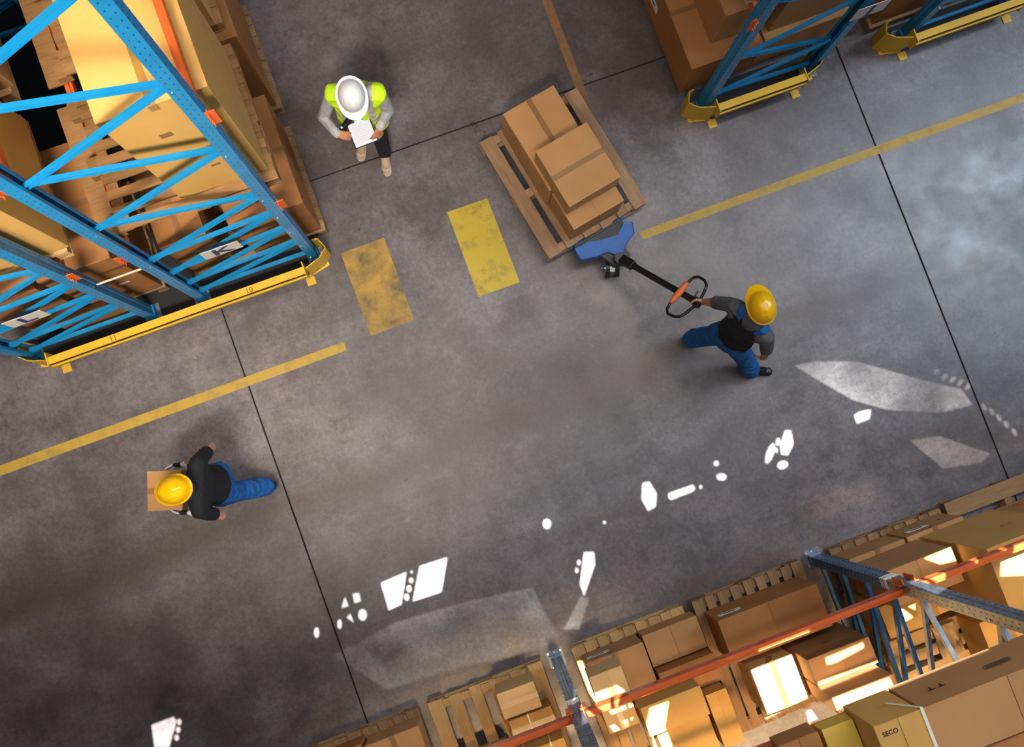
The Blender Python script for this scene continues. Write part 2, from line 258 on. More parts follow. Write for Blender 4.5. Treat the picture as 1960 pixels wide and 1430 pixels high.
flat = [v for p in polys for v in p]; tris = tessellate_polygon(polys)
rb = MB(); rb.poly([(v.x, v.y, ZR) for v in flat], [tuple(t) for t in tris])
gobo_roof = rb.build('gobo_roof', mat('gobo_sheet', '#8A8A88', .8), kind='structure')
def gobo_pane_mat(t):
    m = bpy.data.materials.new('gobo_tint'); m.use_nodes = True; nt = m.node_tree; N = nt.nodes; L = nt.links; N.clear()
    o = N.new('ShaderNodeOutputMaterial'); tr = N.new('ShaderNodeBsdfTransparent'); L.new(tr.outputs[0], o.inputs[0])
    tc = N.new('ShaderNodeTexCoord'); n = N.new('ShaderNodeTexNoise'); n.inputs['Scale'].default_value = 1.6; n.inputs['Detail'].default_value = 3
    L.new(tc.outputs['Object'], n.inputs[0]); r = N.new('ShaderNodeValToRGB'); r.color_ramp.elements[0].position = .34; r.color_ramp.elements[1].position = .72
    r.color_ramp.elements[0].color = (t*.25, t*.27, t*.27, 1); r.color_ramp.elements[1].color = (t*1.1, t*1.2, t*1.15, 1)
    L.new(n.outputs[0], r.inputs[0]); L.new(r.outputs[0], tr.inputs[0]); return m
PM = {}
for p, t in TINTED:  # added panes that dim the sun for the soft floor patches
    if t not in PM: PM[t] = gobo_pane_mat(t)
    cx = sum(q[0] for q in p)/len(p); cy = sum(q[1] for q in p)/len(p)
    b = MB(); b.poly([(cx+(x-cx)*1.01, cy+(y-cy)*1.01, ZR+.004) for x, y in p], [tuple(range(len(p)))]); b.build('gobo_pane', PM[t], gobo_roof)

# ------------------------------------------------------------------ pallets
PALLET_MESH = {}
def pallet(label, cx, cy, z, rotz=0, L=1.2, W=1.0, nb=9, bw=.075, mt=None, wing=0, skip=(), edge=False, group='wooden pallets'):
    """deck boards run along local x; stringers and bottom boards along local y"""
    mt = mt or wood; t = thing('wooden_pallet', label, 'pallet', (cx, cy, z), rotz, group)
    def me(key, sx, sy, sz, axis):
        k = (key, round(sx, 3), round(sy, 3), round(sz, 3), mt.name, random.randrange(4))
        if k not in PALLET_MESH:
            b = MB(); b.box(-sx/2, sx/2, -sy/2, sy/2, 0, sz, j=.003)
            m = b.mesh(key, mt)
            if axis == 'y': m.transform(Matrix.Rotation(math.pi/2, 4, 'Z'))
            PALLET_MESH[k] = m
        return PALLET_MESH[k]
    for i in range(nb):
        if i in skip: continue
        y = -W/2 + bw/2 + i*(W-bw)/(nb-1); w = bw*(1.25 if i in (0, nb-1) else 1)
        y += (bw*.12 if i == 0 else -bw*.12 if i == nb-1 else random.uniform(-.004, .004))
        obj('deck_board', me('deck_board', L, w, .019, 'x'), t, (random.uniform(-.006, .006), y, .123), random.uniform(-.004, .004))
    for x in (-1, 0, 1):
        sx = x*(L/2-.05)
        obj('stringer_board', me('stringer_board', W-.01, .07, .018, 'y'), t, (sx, 0, .104))
        obj('bottom_board', me('bottom_board', W, .10 if not (wing and x < 0) else .14, .02, 'y'), t, (sx - (wing if x < 0 else 0), 0, 0))
        for y in (-1, 0, 1):
            obj('block', me('block', .095, .14, .084, 'x'), t, (sx - (wing*.5 if x < 0 else 0), y*(W/2-.075), .02))
    return t

# ------------------------------------------------------------------ cardboard boxes
def cbox(label, x0, x1, y0, y1, z0, z1, mt=None, rot=0, tape='x', lab=None, strap=(), group=None, name='cardboard_box', split=True, j=.003, cat='box', marks=()):
    """world rectangle (before rot about its centre). lab: list of (face, u, v, w, h, inked)"""
    mt = mt or card; cx, cy = (x0+x1)/2, (y0+y1)/2; a, b_, h = (x1-x0)/2, (y1-y0)/2, z1-z0
    t = thing(name, label, cat, (cx, cy, z0), rot, group)
    b = MB(); b.box(-a, a, -b_, b_, 0, h-.004, j=j); b.build('body', mt, t, bevel=.004)
    g = .0025
    if tape == 'x':
        fl = ((-a, a, g, b_), (-a, a, -b_, -g))
    else: fl = ((g, a, -b_, b_), (-a, -g, -b_, b_))
    if split:
        for q in fl:
            b = MB(); b.box(*q, h-.003, h+.0015); b.build('flap', mt, t)
    if tape:
        b = MB(); w = .024; dn = min(.07, h*.4); tz = h+.0025
        if tape == 'x': b.box(-a-.002, a+.002, -w, w, h+.001, tz); b.box(-a-.0055, -a-.0035, -w, w, h-dn, tz); b.box(a+.0035, a+.0055, -w, w, h-dn, tz)
        else: b.box(-w, w, -b_-.002, b_+.002, h+.001, tz); b.box(-w, w, -b_-.0055, -b_-.0035, h-dn, tz); b.box(-w, w, b_+.0035, b_+.0055, h-dn, tz)
        b.build('tape', tape_l if mt in (card_l, card_y) else tape_m, t)
    FM = {'+y': Matrix(((-1, 0, 0, 0), (0, 0, 1, b_+.004), (0, 1, 0, 0), (0, 0, 0, 1))), '-y': Matrix(((1, 0, 0, 0), (0, 0, -1, -b_-.004), (0, 1, 0, 0), (0, 0, 0, 1))),
          '-x': Matrix(((0, 0, -1, -a-.004), (-1, 0, 0, 0), (0, 1, 0, 0), (0, 0, 0, 1))), '+x': Matrix(((0, 0, 1, a+.004), (1, 0, 0, 0), (0, 1, 0, 0), (0, 0, 0, 1))),
          'top': Matrix(((1, 0, 0, 0), (0, 1, 0, 0), (0, 0, 1, h+.002), (0, 0, 0, 1)))}
    for f, u, v, w, hh, inked in (lab or ()):
        b = MB(); b.box(u-w/2, u+w/2, v-hh/2, v+hh/2, -.001, .0015, paper, FM[f])
        if inked: b.box(u-w*.28, u+w*.30, v-hh*.10, v+hh*.10, .0012, .0022, ink, FM[f]); b.box(u-w*.22, u+w*.15, v+hh*.2, v+hh*.27, .0012, .0022, ink, FM[f])
        b.build('label_sheet', None, t)
    for f, u, v, w, hh in marks:
        b = MB(); b.box(u-w/2, u+w/2, v-hh/2, v+hh/2, -.002, .001, None, FM[f]); b.build('torn_patch', tape_m, t)
    for ax, p in strap:
        b = MB(); s = .006; e = .006
        if ax == 'y':
            b.box(p-s, p+s, -b_-e, b_+e, h+.002, h+.005); b.box(p-s, p+s, b_+.004, b_+e+.002, 0, h+.004); b.box(p-s, p+s, -b_-e-.002, -b_-.004, 0, h+.004)
        else:
            b.box(-a-e, a+e, p-s, p+s, h+.002, h+.005); b.box(a+.004, a+e+.002, p-s, p+s, 0, h+.004); b.box(-a-e-.002, -a-.004, p-s, p+s, 0, h+.004)
        b.build('strap', strap_m, t)
    t['_fm'] = 0; del t['_fm']
    return t, FM

# ------------------------------------------------------------------ rack frames and beams
hole_blue = mat('slot_shade_blue', '#0B4470', .7)
hole_grey = mat('slot_shade_grey', '#1E2730', .7)
def upright(parent, x, y, z0, z1, wx, wy, mt, face, round_holes=False):
    """C-section post with a stiffening groove; face = outward direction of the perforated web, e.g. '+x'"""
    w, d, g = .05, .04, .007; holem = hole_grey if mt is galv else hole_blue
    prof = [(-w, -d), (-w, d), (-.016, d), (-.009, d-g), (.009, d-g), (.016, d), (w, d), (w, -d), (w*.45, -d), (w*.45, -d+.006), (w-.006, -d+.006), (w-.006, d-.012), (-w+.006, d-.012), (-w+.006, -d+.006), (-w*.45, -d+.006), (-w*.45, -d)]
    ang = {'+y': 0, '-y': math.pi, '+x': -math.pi/2, '-x': math.pi/2}[face]
    M = Matrix.Translation((x, y, 0)) @ Matrix.Rotation(ang, 4, 'Z')
    b = MB(); n = len(prof)
    b.poly([(p[0], p[1], z0) for p in prof] + [(p[0], p[1], z1) for p in prof], [(i, n+i, n+(i+1) % n, (i+1) % n) for i in range(n)], None, M)
    b.poly([(-w, -d, z1), (w, -d, z1), (w, d, z1), (-w, d, z1)], [(0, 1, 2, 3)], None, M)
    po = b.build('post', mt, parent)
    h = MB(); z = z0+.12; k = 0
    while z < z1-.05:
        for s in (-1, 1):
            h.box(s*.034-.0035, s*.034+.0035, d-.002, d+.0010, z, z+.016, None, M)
            for yy, dz in ((-.016, 0), (.016, .035)):
                h.box(*((w-.002, w+.0010) if s > 0 else (-w-.0010, -w+.002)), yy-.003, yy+.003, z+dz, z+dz+.014, None, M)
        z += .075
    h.build('perforation', holem, po, kind='stuff')
    # foot plate with bolts
    f = MB(); f.box(-.075, .075, -.065, .085, z0-.0, z0+.008, galv, M)
    for bx, by in ((-.055, .068), (.055, .068), (0, .07)): f.cyl((bx, by), .009, z0+.008, z0+.02, 8, chrome, M)
    f.box(-.056, .056, -.046, .052, z0+.008, z0+.10, mt, M); f.build('foot_plate', None, parent)
    return po
ZN_A = [.20, .73, 1.26, 1.78, 2.31, 3.40, 4.50, 5.60, 6.7, 7.75]
ZN_B = [.22, .62, 1.12, 1.66, 2.78, 3.86, 4.95, 6.05, 7.2]
CP = [(-.022, -.014), (.022, -.014), (.022, .014), (.016, .014), (.016, -.008), (-.016, -.008), (-.016, .014), (-.022, .014)]
def frame(label, pA, pB, faceA, faceB, h=8.0, mt=None, bmt=None, group='rack end frames', zA=ZN_A, zB=ZN_B):
    mt = mt or blue; bmt = bmt or mt
    t = thing('rack_upright', label, 'rack frame', (0, 0, 0), 0, group)
    upright(t, *pA, 0, h, 0, 0, mt, faceA); upright(t, *pB, 0, h, 0, 0, mt, faceB)
    A, B = V((*pA, 0)), V((*pB, 0)); d = (B-A).normalized(); nrm = V((-d.y, d.x, 0))
    seq = []
    for i, zb in enumerate(zB):
        for za in (zA[i], zA[i+1] if i+1 < len(zA) else None):
            if za is not None and za < h-.1 and zb < h-.1: seq.append((za, zb))
    for k, (za, zb) in enumerate(seq):
        off = nrm*(.008 if k % 2 else -.008)
        b = MB(); b.bar(A+d*.035+V((0, 0, za))+off, B-d*.035+V((0, 0, zb))+off, 0, 0, None, up=nrm, prof=CP); b.build('brace', bmt, t)
    bo = MB()
    for P0, zs, sg in ((A, zA, 1), (B, zB, -1)):
        for z in zs:
            if z < h-.1: bo.tube([P0+d*sg*.02+V((0, 0, z))-nrm*.056, P0+d*sg*.02+V((0, 0, z))+nrm*.056], .007, 6)
    bo.build('bolt', chrome, t, kind='stuff')
    return t
def beam(label, a, b, z, out, group, mt=None, marks=False):
    """box beam between two posts, out = outward unit direction"""
    mt = mt or orange; a, b = V((*a, z)), V((*b, z)); d = (b-a).normalized(); o = V((*out, 0))
    t = thing('rack_beam', label, 'rack beam', tuple((a+b)/2), 0, group); c = (a+b)/2
    m = MB(); up = V((0, 0, 1))
    prof = [(-.025, -.05), (.025, -.05), (.025, .05), (-.005, .05), (-.005, .03), (-.025, .03)] if True else None
    # profile x = along (up cross d) ; flip so the high lip faces outward
    sgn = 1 if up.cross(d).dot(o) > 0 else -1
    m.bar(a-c+d*.05, b-c-d*.05, 0, 0, None, up=up, prof=[(p*sgn, q) for p, q in (prof if sgn > 0 else prof[::-1])]); m.build('beam_bar', mt, t)
    for e, s in ((a, 1), (b, -1)):
        k = MB(); k.bar(e-c+d*s*.052+up*-.1, e-c+d*s*.052+up*.09, .006, .06, None, up=d)
        q = e-c+o*.052; k.bar(q-d*s*.045+up*-.1, q-d*s*.045+up*.09, 0, 0, None, up=d, prof=[(-.045, -.003), (.045, -.003), (.045, .003), (-.045, .003)])
        for zz in (-.07, -.02, .03, .07): k.bar(q-d*s*.05+up*(zz-.008)+o*.004, q-d*s*.05+up*(zz+.008)+o*.004, .05, .006, None, up=o)
        k.build('beam_connector', mt, t)
    if marks:
        L = (b-a).length; g = MB()
        for i in range(marks):
            u = random.uniform(-.42, .42)*L; w = random.uniform(.02, .07)
            g.bar(d*u+o*.0258+up*random.uniform(-.03, .03), d*(u+w)+o*.0258+up*random.uniform(-.03, .03), .0015, random.uniform(.006, .018), None, up=up)
        g.build('scuff_mark', mat('beam_scuff', '#6B2F18', .7), t, kind='stuff')
    return t
Y0 = 2.235
XK, XKl, XL, XLl, XJ, XJr, XI = -.775, -1.845, -2.33, -3.41, 3.07, 4.14, 5.13
blueF = mat('blue_and_bare_post', '#2D6FA0', .38, metal=.3)
def sign(parent, x0, x1, z0, z1, y, ch, w=.0):
    b = MB(); b.box(x0, x1, y-.004, y, z0, z1); s = b.build('sign_plate', mat('sign_white', '#DDD3C8', .5), parent, label='white plate with a dark blue letter')
    M = Matrix.Translation(((x0+x1)/2, y-.006, (z0+z1)/2-.005)) @ Matrix.Rotation(math.pi/2, 4, 'X')
    text(ch, .235, mat('sign_blue', '#173A6B', .5), s, M, name='letter')
fK = frame('blue rack end frame with white sign lettered K', (XK, Y0), (XKl, Y0), '+x', '-x')
sign(fK, -1.455, -1.155, 1.41, 1.63, Y0-.07, 'K')
fL = frame('blue rack end frame with white sign lettered L', (XL, Y0), (XLl, Y0), '+x', '-x')
sign(fL, -3.01, -2.71, 1.41, 1.63, Y0-.07, 'L')
fJ = frame('blue rack end frame with white sign lettered J', (XJr, 2.33), (XJ, 2.33), '+x', '-x', zA=[.20, .80, 1.75, 2.85, 3.95, 5.05, 6.15, 7.2], zB=[.33, 1.2, 2.3, 3.4, 4.5, 5.6, 6.7])
sign(fJ, 4.03, 4.33, 1.38, 1.60, 2.33-.07, 'J')
fI = frame('blue rack end frame at the top right corner behind its own yellow guard', (XI, 2.33), (6.2, 2.33), '-x', '+x')
for lab, xa, xb, fa, fb in (('far blue frame of the K row, past the first bay', XK, XKl, '+x', '-x'), ('far blue frame of the L row, past the first bay', XL, XLl, '+x', '-x'), ('far blue frame of the J row, past the first bay', XJr, XJ, '+x', '-x')):
    frame(lab, (xa, Y0+2.8), (xb, Y0+2.8), fa, fb, group='rack frames one bay back', h=5.2)
for nm, xs in (('K', (XK, XKl)), ('L', (XL, XLl)), ('J', (XJr, XJ))):
    for x, side in zip(xs, ('right', 'left')):
        o = (1, 0) if side == 'right' else (-1, 0)
        for z, lv in ((2.07, 'lower'), (4.03, 'upper')):
            if nm == 'J' and lv == 'upper': continue
            yy = 2.33 if nm == 'J' else Y0
            beam('orange %s beam on the %s side of the %s rack row' % (lv, side, nm), (x, yy), (x, Y0+2.8), z, o, 'orange beams of the blue rack rows')
sp = MB(); sp.tube([(XL+.05, Y0, 1.52), (XKl-.05, Y0, 1.52)], .009, 6)
rs = sp.build('row_spacer', mat('pale_rod', '#D9C4AC', .4)); rs['label'] = 'thin pale rod tying the L frame to the K frame'; rs['category'] = 'rod'

# bottom rack (its front runs along the aisle)
YF, YB = -1.945, -3.05
blue_low = mat('steel_blue_paint', '#2A5F8C', .35, metal=.3, noise_scale=8, col2='#356E9C', mix=.7)
fG = frame('galvanised rack frame at the bottom between strapped cartons and stacked boxes', (.035, YF), (.035, YB), '+y', '-y', h=4.6, mt=galv, group='galvanised frames of the lower rack')
fF = frame('steel blue rack frame at lower right with galvanised upper posts', (2.54, YF+.02), (2.54, YB), '+y', '-y', h=4.6, mt=galv, group='galvanised frames of the lower rack')
for ch in fF.children:
    if ch.name.startswith('brace') and max(v.co.z for v in ch.data.vertices) < 2.0: ch.data.materials[0] = blue_low
# blue paint on the lower part of the right post
pb = MB(); pb.box(2.54-.0525, 2.54+.0525, YF+.02-.038, YF+.02+.0425, .10, 1.80); pbo = pb.build('blue_sleeve', blue_low, fF)
ph = MB()
for k in range(22):
    z = .2+k*.075
    for s in (-.033, .033): ph.box(2.54+s-.006, 2.54+s+.006, YF+.062, YF+.0638, z, z+.026)
    ph.box(2.54-.0535, 2.54-.052, YF+.01, YF+.022, z, z+.02); ph.box(2.54-.0535, 2.54-.052, YF+.035, YF+.047, z+.03, z+.05)
ph.build('perforation', dark, pbo, kind='stuff')
for f, x, y in ((fG, .035, YF), (fF, 2.54, YF+.02)):
    for k in range(4):
        b = MB(); b.box(x-.054, x+.054, y-.03, y+.0455, 1.74+k*.035, 1.752+k*.035); b.build('stripe', strap_m, f)
for x, lab in ((-2.5, 'galvanised rack frame out past the left end of the bottom rack'), (5.04, 'galvanised rack frame out past the right end of the bottom rack')):
    frame(lab, (x, YF), (x, YB), '+y', '-y', h=4.6, mt=galv, group='galvanised frames of the lower rack')
xs = (-2.5, .035, 2.54, 5.04)
for i, w in enumerate(('left bay', 'middle bay', 'right bay')):
    for z, lv in ((2.09, 'first'), (4.05, 'top')):
        beam('orange front beam, %s level, %s of the bottom rack' % (lv, w), (xs[i], YF), (xs[i+1], YF), z, (0, 1), 'orange front beams of the bottom rack', marks=9)
        beam('orange back beam, %s level, %s of the bottom rack' % (lv, w), (xs[i], YB), (xs[i+1], YB), z, (0, -1), 'orange back beams of the bottom rack')

# ------------------------------------------------------------------ yellow end guards
def wall_strip(b, pts, z0, z1, th=.008, M=None):
    for (x0, y0), (x1, y1) in zip(pts, pts[1:]):
        d = V((x1-x0, y1-y0, 0)); L = d.length; a = math.atan2(d.y, d.x)
        MM = Matrix.Translation((x0, y0, 0)) @ Matrix.Rotation(a, 4, 'Z'); MM = (M @ MM) if M else MM
        b.box(-.003, L+.003, -th/2, th/2, z0, z1, None, MM)
def guard(label, xa, xb, yf, num=None):
    t = thing('rack_guard', label, 'guard rail', (0, 0, 0), 0, 'yellow rack end guards')
    b = MB()   # channel rail: top flange, web, bottom flange
    x0, x1 = xa+.25, xb-.25
    b.box(x0, x1, yf-.045, yf+.03, .372, .38); b.box(x0, x1, yf-.045, yf-.037, .24, .38); b.box(x0, x1, yf-.045, yf+.02, .24, .248); b.box(x0, x1, yf-.055, yf-.045, .29, .33)
    b.build('rail', yellow, t)
    for s, xe in ((-1, xa), (1, xb)):
        b = MB(); X = lambda u: xe - s*u
        wall_strip(b, [(X(.235), yf+.012), (X(.085), yf+.062), (X(.012), yf+.13), (X(.052), yf+.225), (X(.10), yf+.232)], .01, .37)
        b.build('post_shield', yellow, t)
        b = MB(); q = [(X(.27), yf+.0), (X(.05), yf+.045), (X(.055), yf+.085), (X(.24), yf+.03)]
        if s < 0: q = q[::-1]
        b.prism(q, 0, .01); b.box(*sorted((X(.30), X(.22))), yf-.075, yf+.0, 0, .012); b.build('base_tab', yellow, t)
        b = MB(); b.cyl((X(.10), yf+.055), .009, .01, .018, 8, chrome); b.cyl((X(.20), yf+.028), .009, .01, .018, 8, chrome); b.build('anchor_bolt', None, t)
        b = MB(); b.box(*sorted((X(.255), X(.245))), yf-.05, yf+.075, .2, .395); b.build('end_plate', yellow, t)
    if num:
        for xx, tx in num: text(tx, .07, mat('stencil', '#6E5A18', .7), t, Matrix.Translation((xx, yf-.01, .381)), ext=.0005, bold=False)
    return t
guard('long yellow guard rail on the floor before frames K and L', -3.46, -.62, 2.06, num=((-2.62, '11'), (-1.38, '10')))
guard('yellow guard rail before frame J', 2.86, 4.22, 2.19)
guard('yellow guard rail at the top right corner', 4.80, 6.4, 2.19)
def ffloor(label, x0, x1, y0, y1):  # added black sheet, paints dark floor and shade under the racks
    b = MB(); b.box(x0, x1, y0, y1, .0005, .006); o = b.build('added_dark_floor_sheet', sheet_black); o['label'] = label; o['category'] = 'mat'; o['group'] = 'added dark floor sheets under rack ends'  # category mat: added sheet standing in for dark floor and shade
ffloor('black sheet painting dark floor and shade under frames K and L', -3.36, -.72, 2.10, 5.4)
ffloor('added black sheet for the dark floor under frame J', 2.98, 4.18, 2.25, 2.50)
ffloor('added black sheet for the dark floor under the top right corner frame', 4.9, 6.4, 2.25, 2.45)
# ------------------------------------------------------------------ loads of the blue racks
PT = .145; L1 = 2.122
gK = 'cartons on the K row'; gL = 'cartons on the L row'; gJ = 'cartons on the J row'; gB = 'cartons along the bottom rack'
pallet('first level pallet of the K row, its boards showing beside the giant tan carton', -1.2225, 2.835, L1, 0, L=1.16, W=1.03, nb=9, bw=.064, mt=wood_m, wing=.15)
pallet('dim pallet deeper in the K row on the first level', -1.2225, 4.03, L1, 0, L=1.16, W=1.03, nb=9, bw=.064, mt=wood_m, wing=.15)
cbox('giant tall tan carton behind the blue K frame, topmost and largest', -1.33, -.69, 2.40, 3.30, L1+PT, 3.93, card_y, tape='y', group=gK, marks=(('-y', -.06, 1.20, .07, .06), ('-y', .05, .45, .06, .03)))
cbox('second tall tan carton behind the giant one in the K row', -1.33, -.69, 3.52, 4.40, L1+PT, 3.90, card_y, tape='y', group=gK)
pallet('floor pallet under the two cartons seen through the K frame', -1.20, 2.90, .007, 0, L=1.24, W=1.02)
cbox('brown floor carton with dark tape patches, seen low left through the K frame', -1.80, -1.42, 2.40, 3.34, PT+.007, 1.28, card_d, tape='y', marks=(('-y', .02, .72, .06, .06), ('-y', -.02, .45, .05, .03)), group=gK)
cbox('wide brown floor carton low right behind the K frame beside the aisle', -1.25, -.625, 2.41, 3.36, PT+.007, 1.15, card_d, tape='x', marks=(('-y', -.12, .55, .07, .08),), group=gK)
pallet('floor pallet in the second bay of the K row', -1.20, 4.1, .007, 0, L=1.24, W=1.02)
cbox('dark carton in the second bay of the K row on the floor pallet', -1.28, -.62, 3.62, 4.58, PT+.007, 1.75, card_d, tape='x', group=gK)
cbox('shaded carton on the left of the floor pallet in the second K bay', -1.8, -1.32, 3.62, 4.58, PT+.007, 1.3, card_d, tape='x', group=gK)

pallet('pallet on the first level of the L row with a rounded block end', -2.80, 2.835, L1, 0, L=1.22, W=1.03, mt=wood_l, group='wooden pallets')
pallet('pallet deeper in the L row on the first level', -2.80, 4.03, L1, 0, L=1.22, W=1.03, mt=wood_l)
cbox('big carton on the first level of the L row at the left edge', -3.30, -2.165, 2.345, 3.30, L1+PT, 3.95, card_y, tape='y', group=gL)
cbox('second big carton on the first level of the L row, deeper in', -3.30, -2.16, 3.56, 4.5, L1+PT, 3.6, card, tape='y', group=gL)
pallet('floor pallet of the L row behind the L frame', -2.72, 2.90, .007, 0, L=1.24, W=1.02)
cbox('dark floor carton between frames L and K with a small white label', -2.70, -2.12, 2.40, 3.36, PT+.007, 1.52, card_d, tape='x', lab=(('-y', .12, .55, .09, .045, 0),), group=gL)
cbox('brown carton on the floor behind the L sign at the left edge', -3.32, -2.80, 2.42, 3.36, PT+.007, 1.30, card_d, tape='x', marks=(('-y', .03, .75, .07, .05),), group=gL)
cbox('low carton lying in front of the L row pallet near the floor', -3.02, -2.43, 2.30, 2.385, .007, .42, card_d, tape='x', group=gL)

pallet('floor pallet under the cartons behind frame J', 3.66, 3.03, 0, 0, L=1.44, W=1.0)
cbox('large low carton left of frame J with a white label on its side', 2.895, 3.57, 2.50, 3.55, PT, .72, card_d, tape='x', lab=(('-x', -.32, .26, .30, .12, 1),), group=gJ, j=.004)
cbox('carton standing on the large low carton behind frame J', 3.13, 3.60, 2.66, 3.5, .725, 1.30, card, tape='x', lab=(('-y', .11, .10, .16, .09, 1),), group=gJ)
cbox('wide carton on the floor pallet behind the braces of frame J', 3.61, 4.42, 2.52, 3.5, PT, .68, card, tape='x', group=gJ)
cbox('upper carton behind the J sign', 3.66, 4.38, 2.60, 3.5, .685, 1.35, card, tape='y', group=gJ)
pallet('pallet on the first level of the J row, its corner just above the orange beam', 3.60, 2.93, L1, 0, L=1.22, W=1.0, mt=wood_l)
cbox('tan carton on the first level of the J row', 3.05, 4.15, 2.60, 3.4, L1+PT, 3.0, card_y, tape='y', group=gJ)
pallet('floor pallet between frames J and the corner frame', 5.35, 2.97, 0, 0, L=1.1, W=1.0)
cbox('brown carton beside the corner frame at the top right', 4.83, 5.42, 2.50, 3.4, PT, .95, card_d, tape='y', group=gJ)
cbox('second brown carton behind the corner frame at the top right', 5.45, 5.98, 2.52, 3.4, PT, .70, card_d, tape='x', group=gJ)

# ------------------------------------------------------------------ pallet on the jack
TH = math.radians(10.6)
def rotp(x, y, c=(1.605, 2.14)):
    return c[0]+x*math.cos(TH)-y*math.sin(TH), c[1]+x*math.sin(TH)+y*math.cos(TH)
pj = pallet('pallet lifted on the pallet jack with three cartons on it', 1.605, 2.14, .085, TH+math.pi/2, L=1.24, W=1.03, nb=6, bw=.106, mt=wood_g)
def jb(label, cx, cy, w, l, z0, z1, tape, **k): cbox(label, cx-w/2, cx+w/2, cy-l/2, cy+l/2, z0, z1, card, rot=TH, tape=tape, group='cartons on the pallet jack', **k)
jb('long carton at the far end of the lifted pallet, taped lengthwise', 1.530, 2.341, .507, .78, .085+PT, .73, 'y', marks=(('-x', .28, .30, .05, .08),))
jb('top carton of the jack load, taped across', 1.613, 1.985, .50, .545, .735, 1.0, 'x')
jb('low front carton on the lifted pallet beside the blue jack head', 1.660, 1.765, .507, .37, .085+PT, .655, None)

# ------------------------------------------------------------------ pallet jack
jk = thing('pallet_jack', 'blue hand pallet jack under the loaded pallet with a black steering handle', 'pallet jack', (1.725, 1.44, 0), TH)
jblue = mat('jack_blue', '#1458A6', .45, noise_scale=12, col2='#1E63B2', mix=.6)
jblack = mat('jack_black', '#17171A', .4)
b = MB()
for s in (-1, 1):
    x = s*.2
    b.box(x-.078, x+.078, .08, 1.17, .150, .158); b.box(x-.078, x-.070, .08, 1.17, .10, .152); b.box(x+.070, x+.078, .08, 1.17, .10, .152)
    b.prism([(x-.078, 1.17), (x+.078, 1.17), (x+.03, 1.24), (x-.03, 1.24)], .10, .158)
b.build('fork', jblue, jk)
for s in (-1, 1):
    w = MB(); M = Matrix.Translation((s*.2, 1.02, .04)) @ Matrix.Rotation(math.pi/2, 4, 'Y'); w.cyl((0, 0), .037, -.045, .045, 14, None, M); w.build('load_wheel', jblack, jk)
b = MB(); b.prism([(-.265, .045), (-.277, -.065), (-.152, -.108), (-.026, -.128), (.03, -.20), (.053, -.232), (.133, -.160), (.20, -.125), (.262, -.098), (.297, -.007), (.245, .035), (.125, -.040), (-.033, -.004), (-.141, .042)], .285, .30)
b.prism([(-.265, .045), (-.277, -.065), (-.152, -.108), (-.026, -.128), (.03, -.20), (.053, -.232), (.133, -.160), (.20, -.125), (.262, -.098), (.297, -.007), (.245, .035)], .12, .14)
wall_strip(b, [(-.277, -.065), (-.152, -.108), (-.026, -.128), (.053, -.232), (.133, -.160), (.262, -.098), (.297, -.007)], .12, .30)
wall_strip(b, [(-.277, -.065), (-.268, .05)], .12, .30)
b.build('chassis', jblue, jk)
b = MB(); b.box(-.25, .25, .0, .09, .13, .21); b.box(-.20, .20, -.06, .06, .14, .27); b.build('lift_frame', jblack, jk, bevel=.003)
b = MB(); b.cyl((.02, -.235), .05, .14, .36, 16); b.prism([(-.10, -.12), (-.03, -.13), (.05, -.23), (.13, -.18), (.14, -.25), (.06, -.31), (-.04, -.27)], .20, .27); b.build('pump', jblack, jk, bevel=.003)
b = MB()
MW = Matrix.Translation((-.035, -.245, .09)) @ Matrix.Rotation(math.radians(-28), 4, 'Z') @ Matrix.Rotation(math.pi/2, 4, 'Y')
b.cyl((0, 0), .09, -.062, -.024, 20, jblack, MW); b.cyl((0, 0), .09, .024, .062, 20, jblack, MW); b.cyl((0, 0), .07, -.064, .064, 16, chrome, MW); b.cyl((0, 0), .014, -.10, .10, 10, chrome, MW)
b.build('steer_wheel', None, jk)
inv = (Matrix.Translation((1.725, 1.44, 0)) @ Matrix.Rotation(TH, 4, 'Z')).inverted()
pv = inv @ V((1.80, 1.20, .34)); hub = inv @ V((2.155, .565, .93)); g0 = inv @ V((2.02, .79, .83))
b = MB(); b.bar(pv, hub, .052, .028, None); b.bar(pv, pv+(hub-pv)*.16, .085, .05, None); b.build('drawbar', jblack, jk, bevel=.003)
ax = (hub-pv).normalized(); sd = V((0, 0, 1)).cross(ax).normalized()
if (inv.to_3x3() @ V((-.6, -.4, 0))).dot(sd) < 0: sd = -sd
gr = inv @ V((2.055, .70, .86))          # centre of the orange far bar
def loop(s):
    c = gr; k = hub
    pts = [c, c+sd*s*.115, c+sd*s*.175+ax*.012, c+sd*s*.205+ax*.05, c+sd*s*.20+ax*.12, c+sd*s*.175+ax*.165, c+sd*s*.135+ax*.185, k+sd*s*.04, k]
    out = []
    for i, p in enumerate(pts):
        out.append(p)
    return out
b = MB()
for s in (-1, 1): b.tube(loop(s), .013, 8)
b.build('handle_loop', jblack, jk, smooth=True)
b = MB(); b.tube([gr-sd*.115, gr-sd*.095, gr-sd*.02, gr+sd*.02, gr+sd*.095, gr+sd*.115], .02, 10, radii=[.016, .022, .030, .030, .022, .016]); b.build('orange_grip', mat('grip_orange', '#E8703A', .5), jk, smooth=True)
b = MB(); b.box(-.035, .035, -.05, .035, -.02, .02, None, Matrix.Translation(hub) @ (ax.to_track_quat('Y', 'Z').to_matrix().to_4x4())); b.bar(hub-ax*.06, hub-ax*.02+sd*-.09+ax*-.05, .016, .008, None); b.build('release_lever', jblack, jk, bevel=.003)

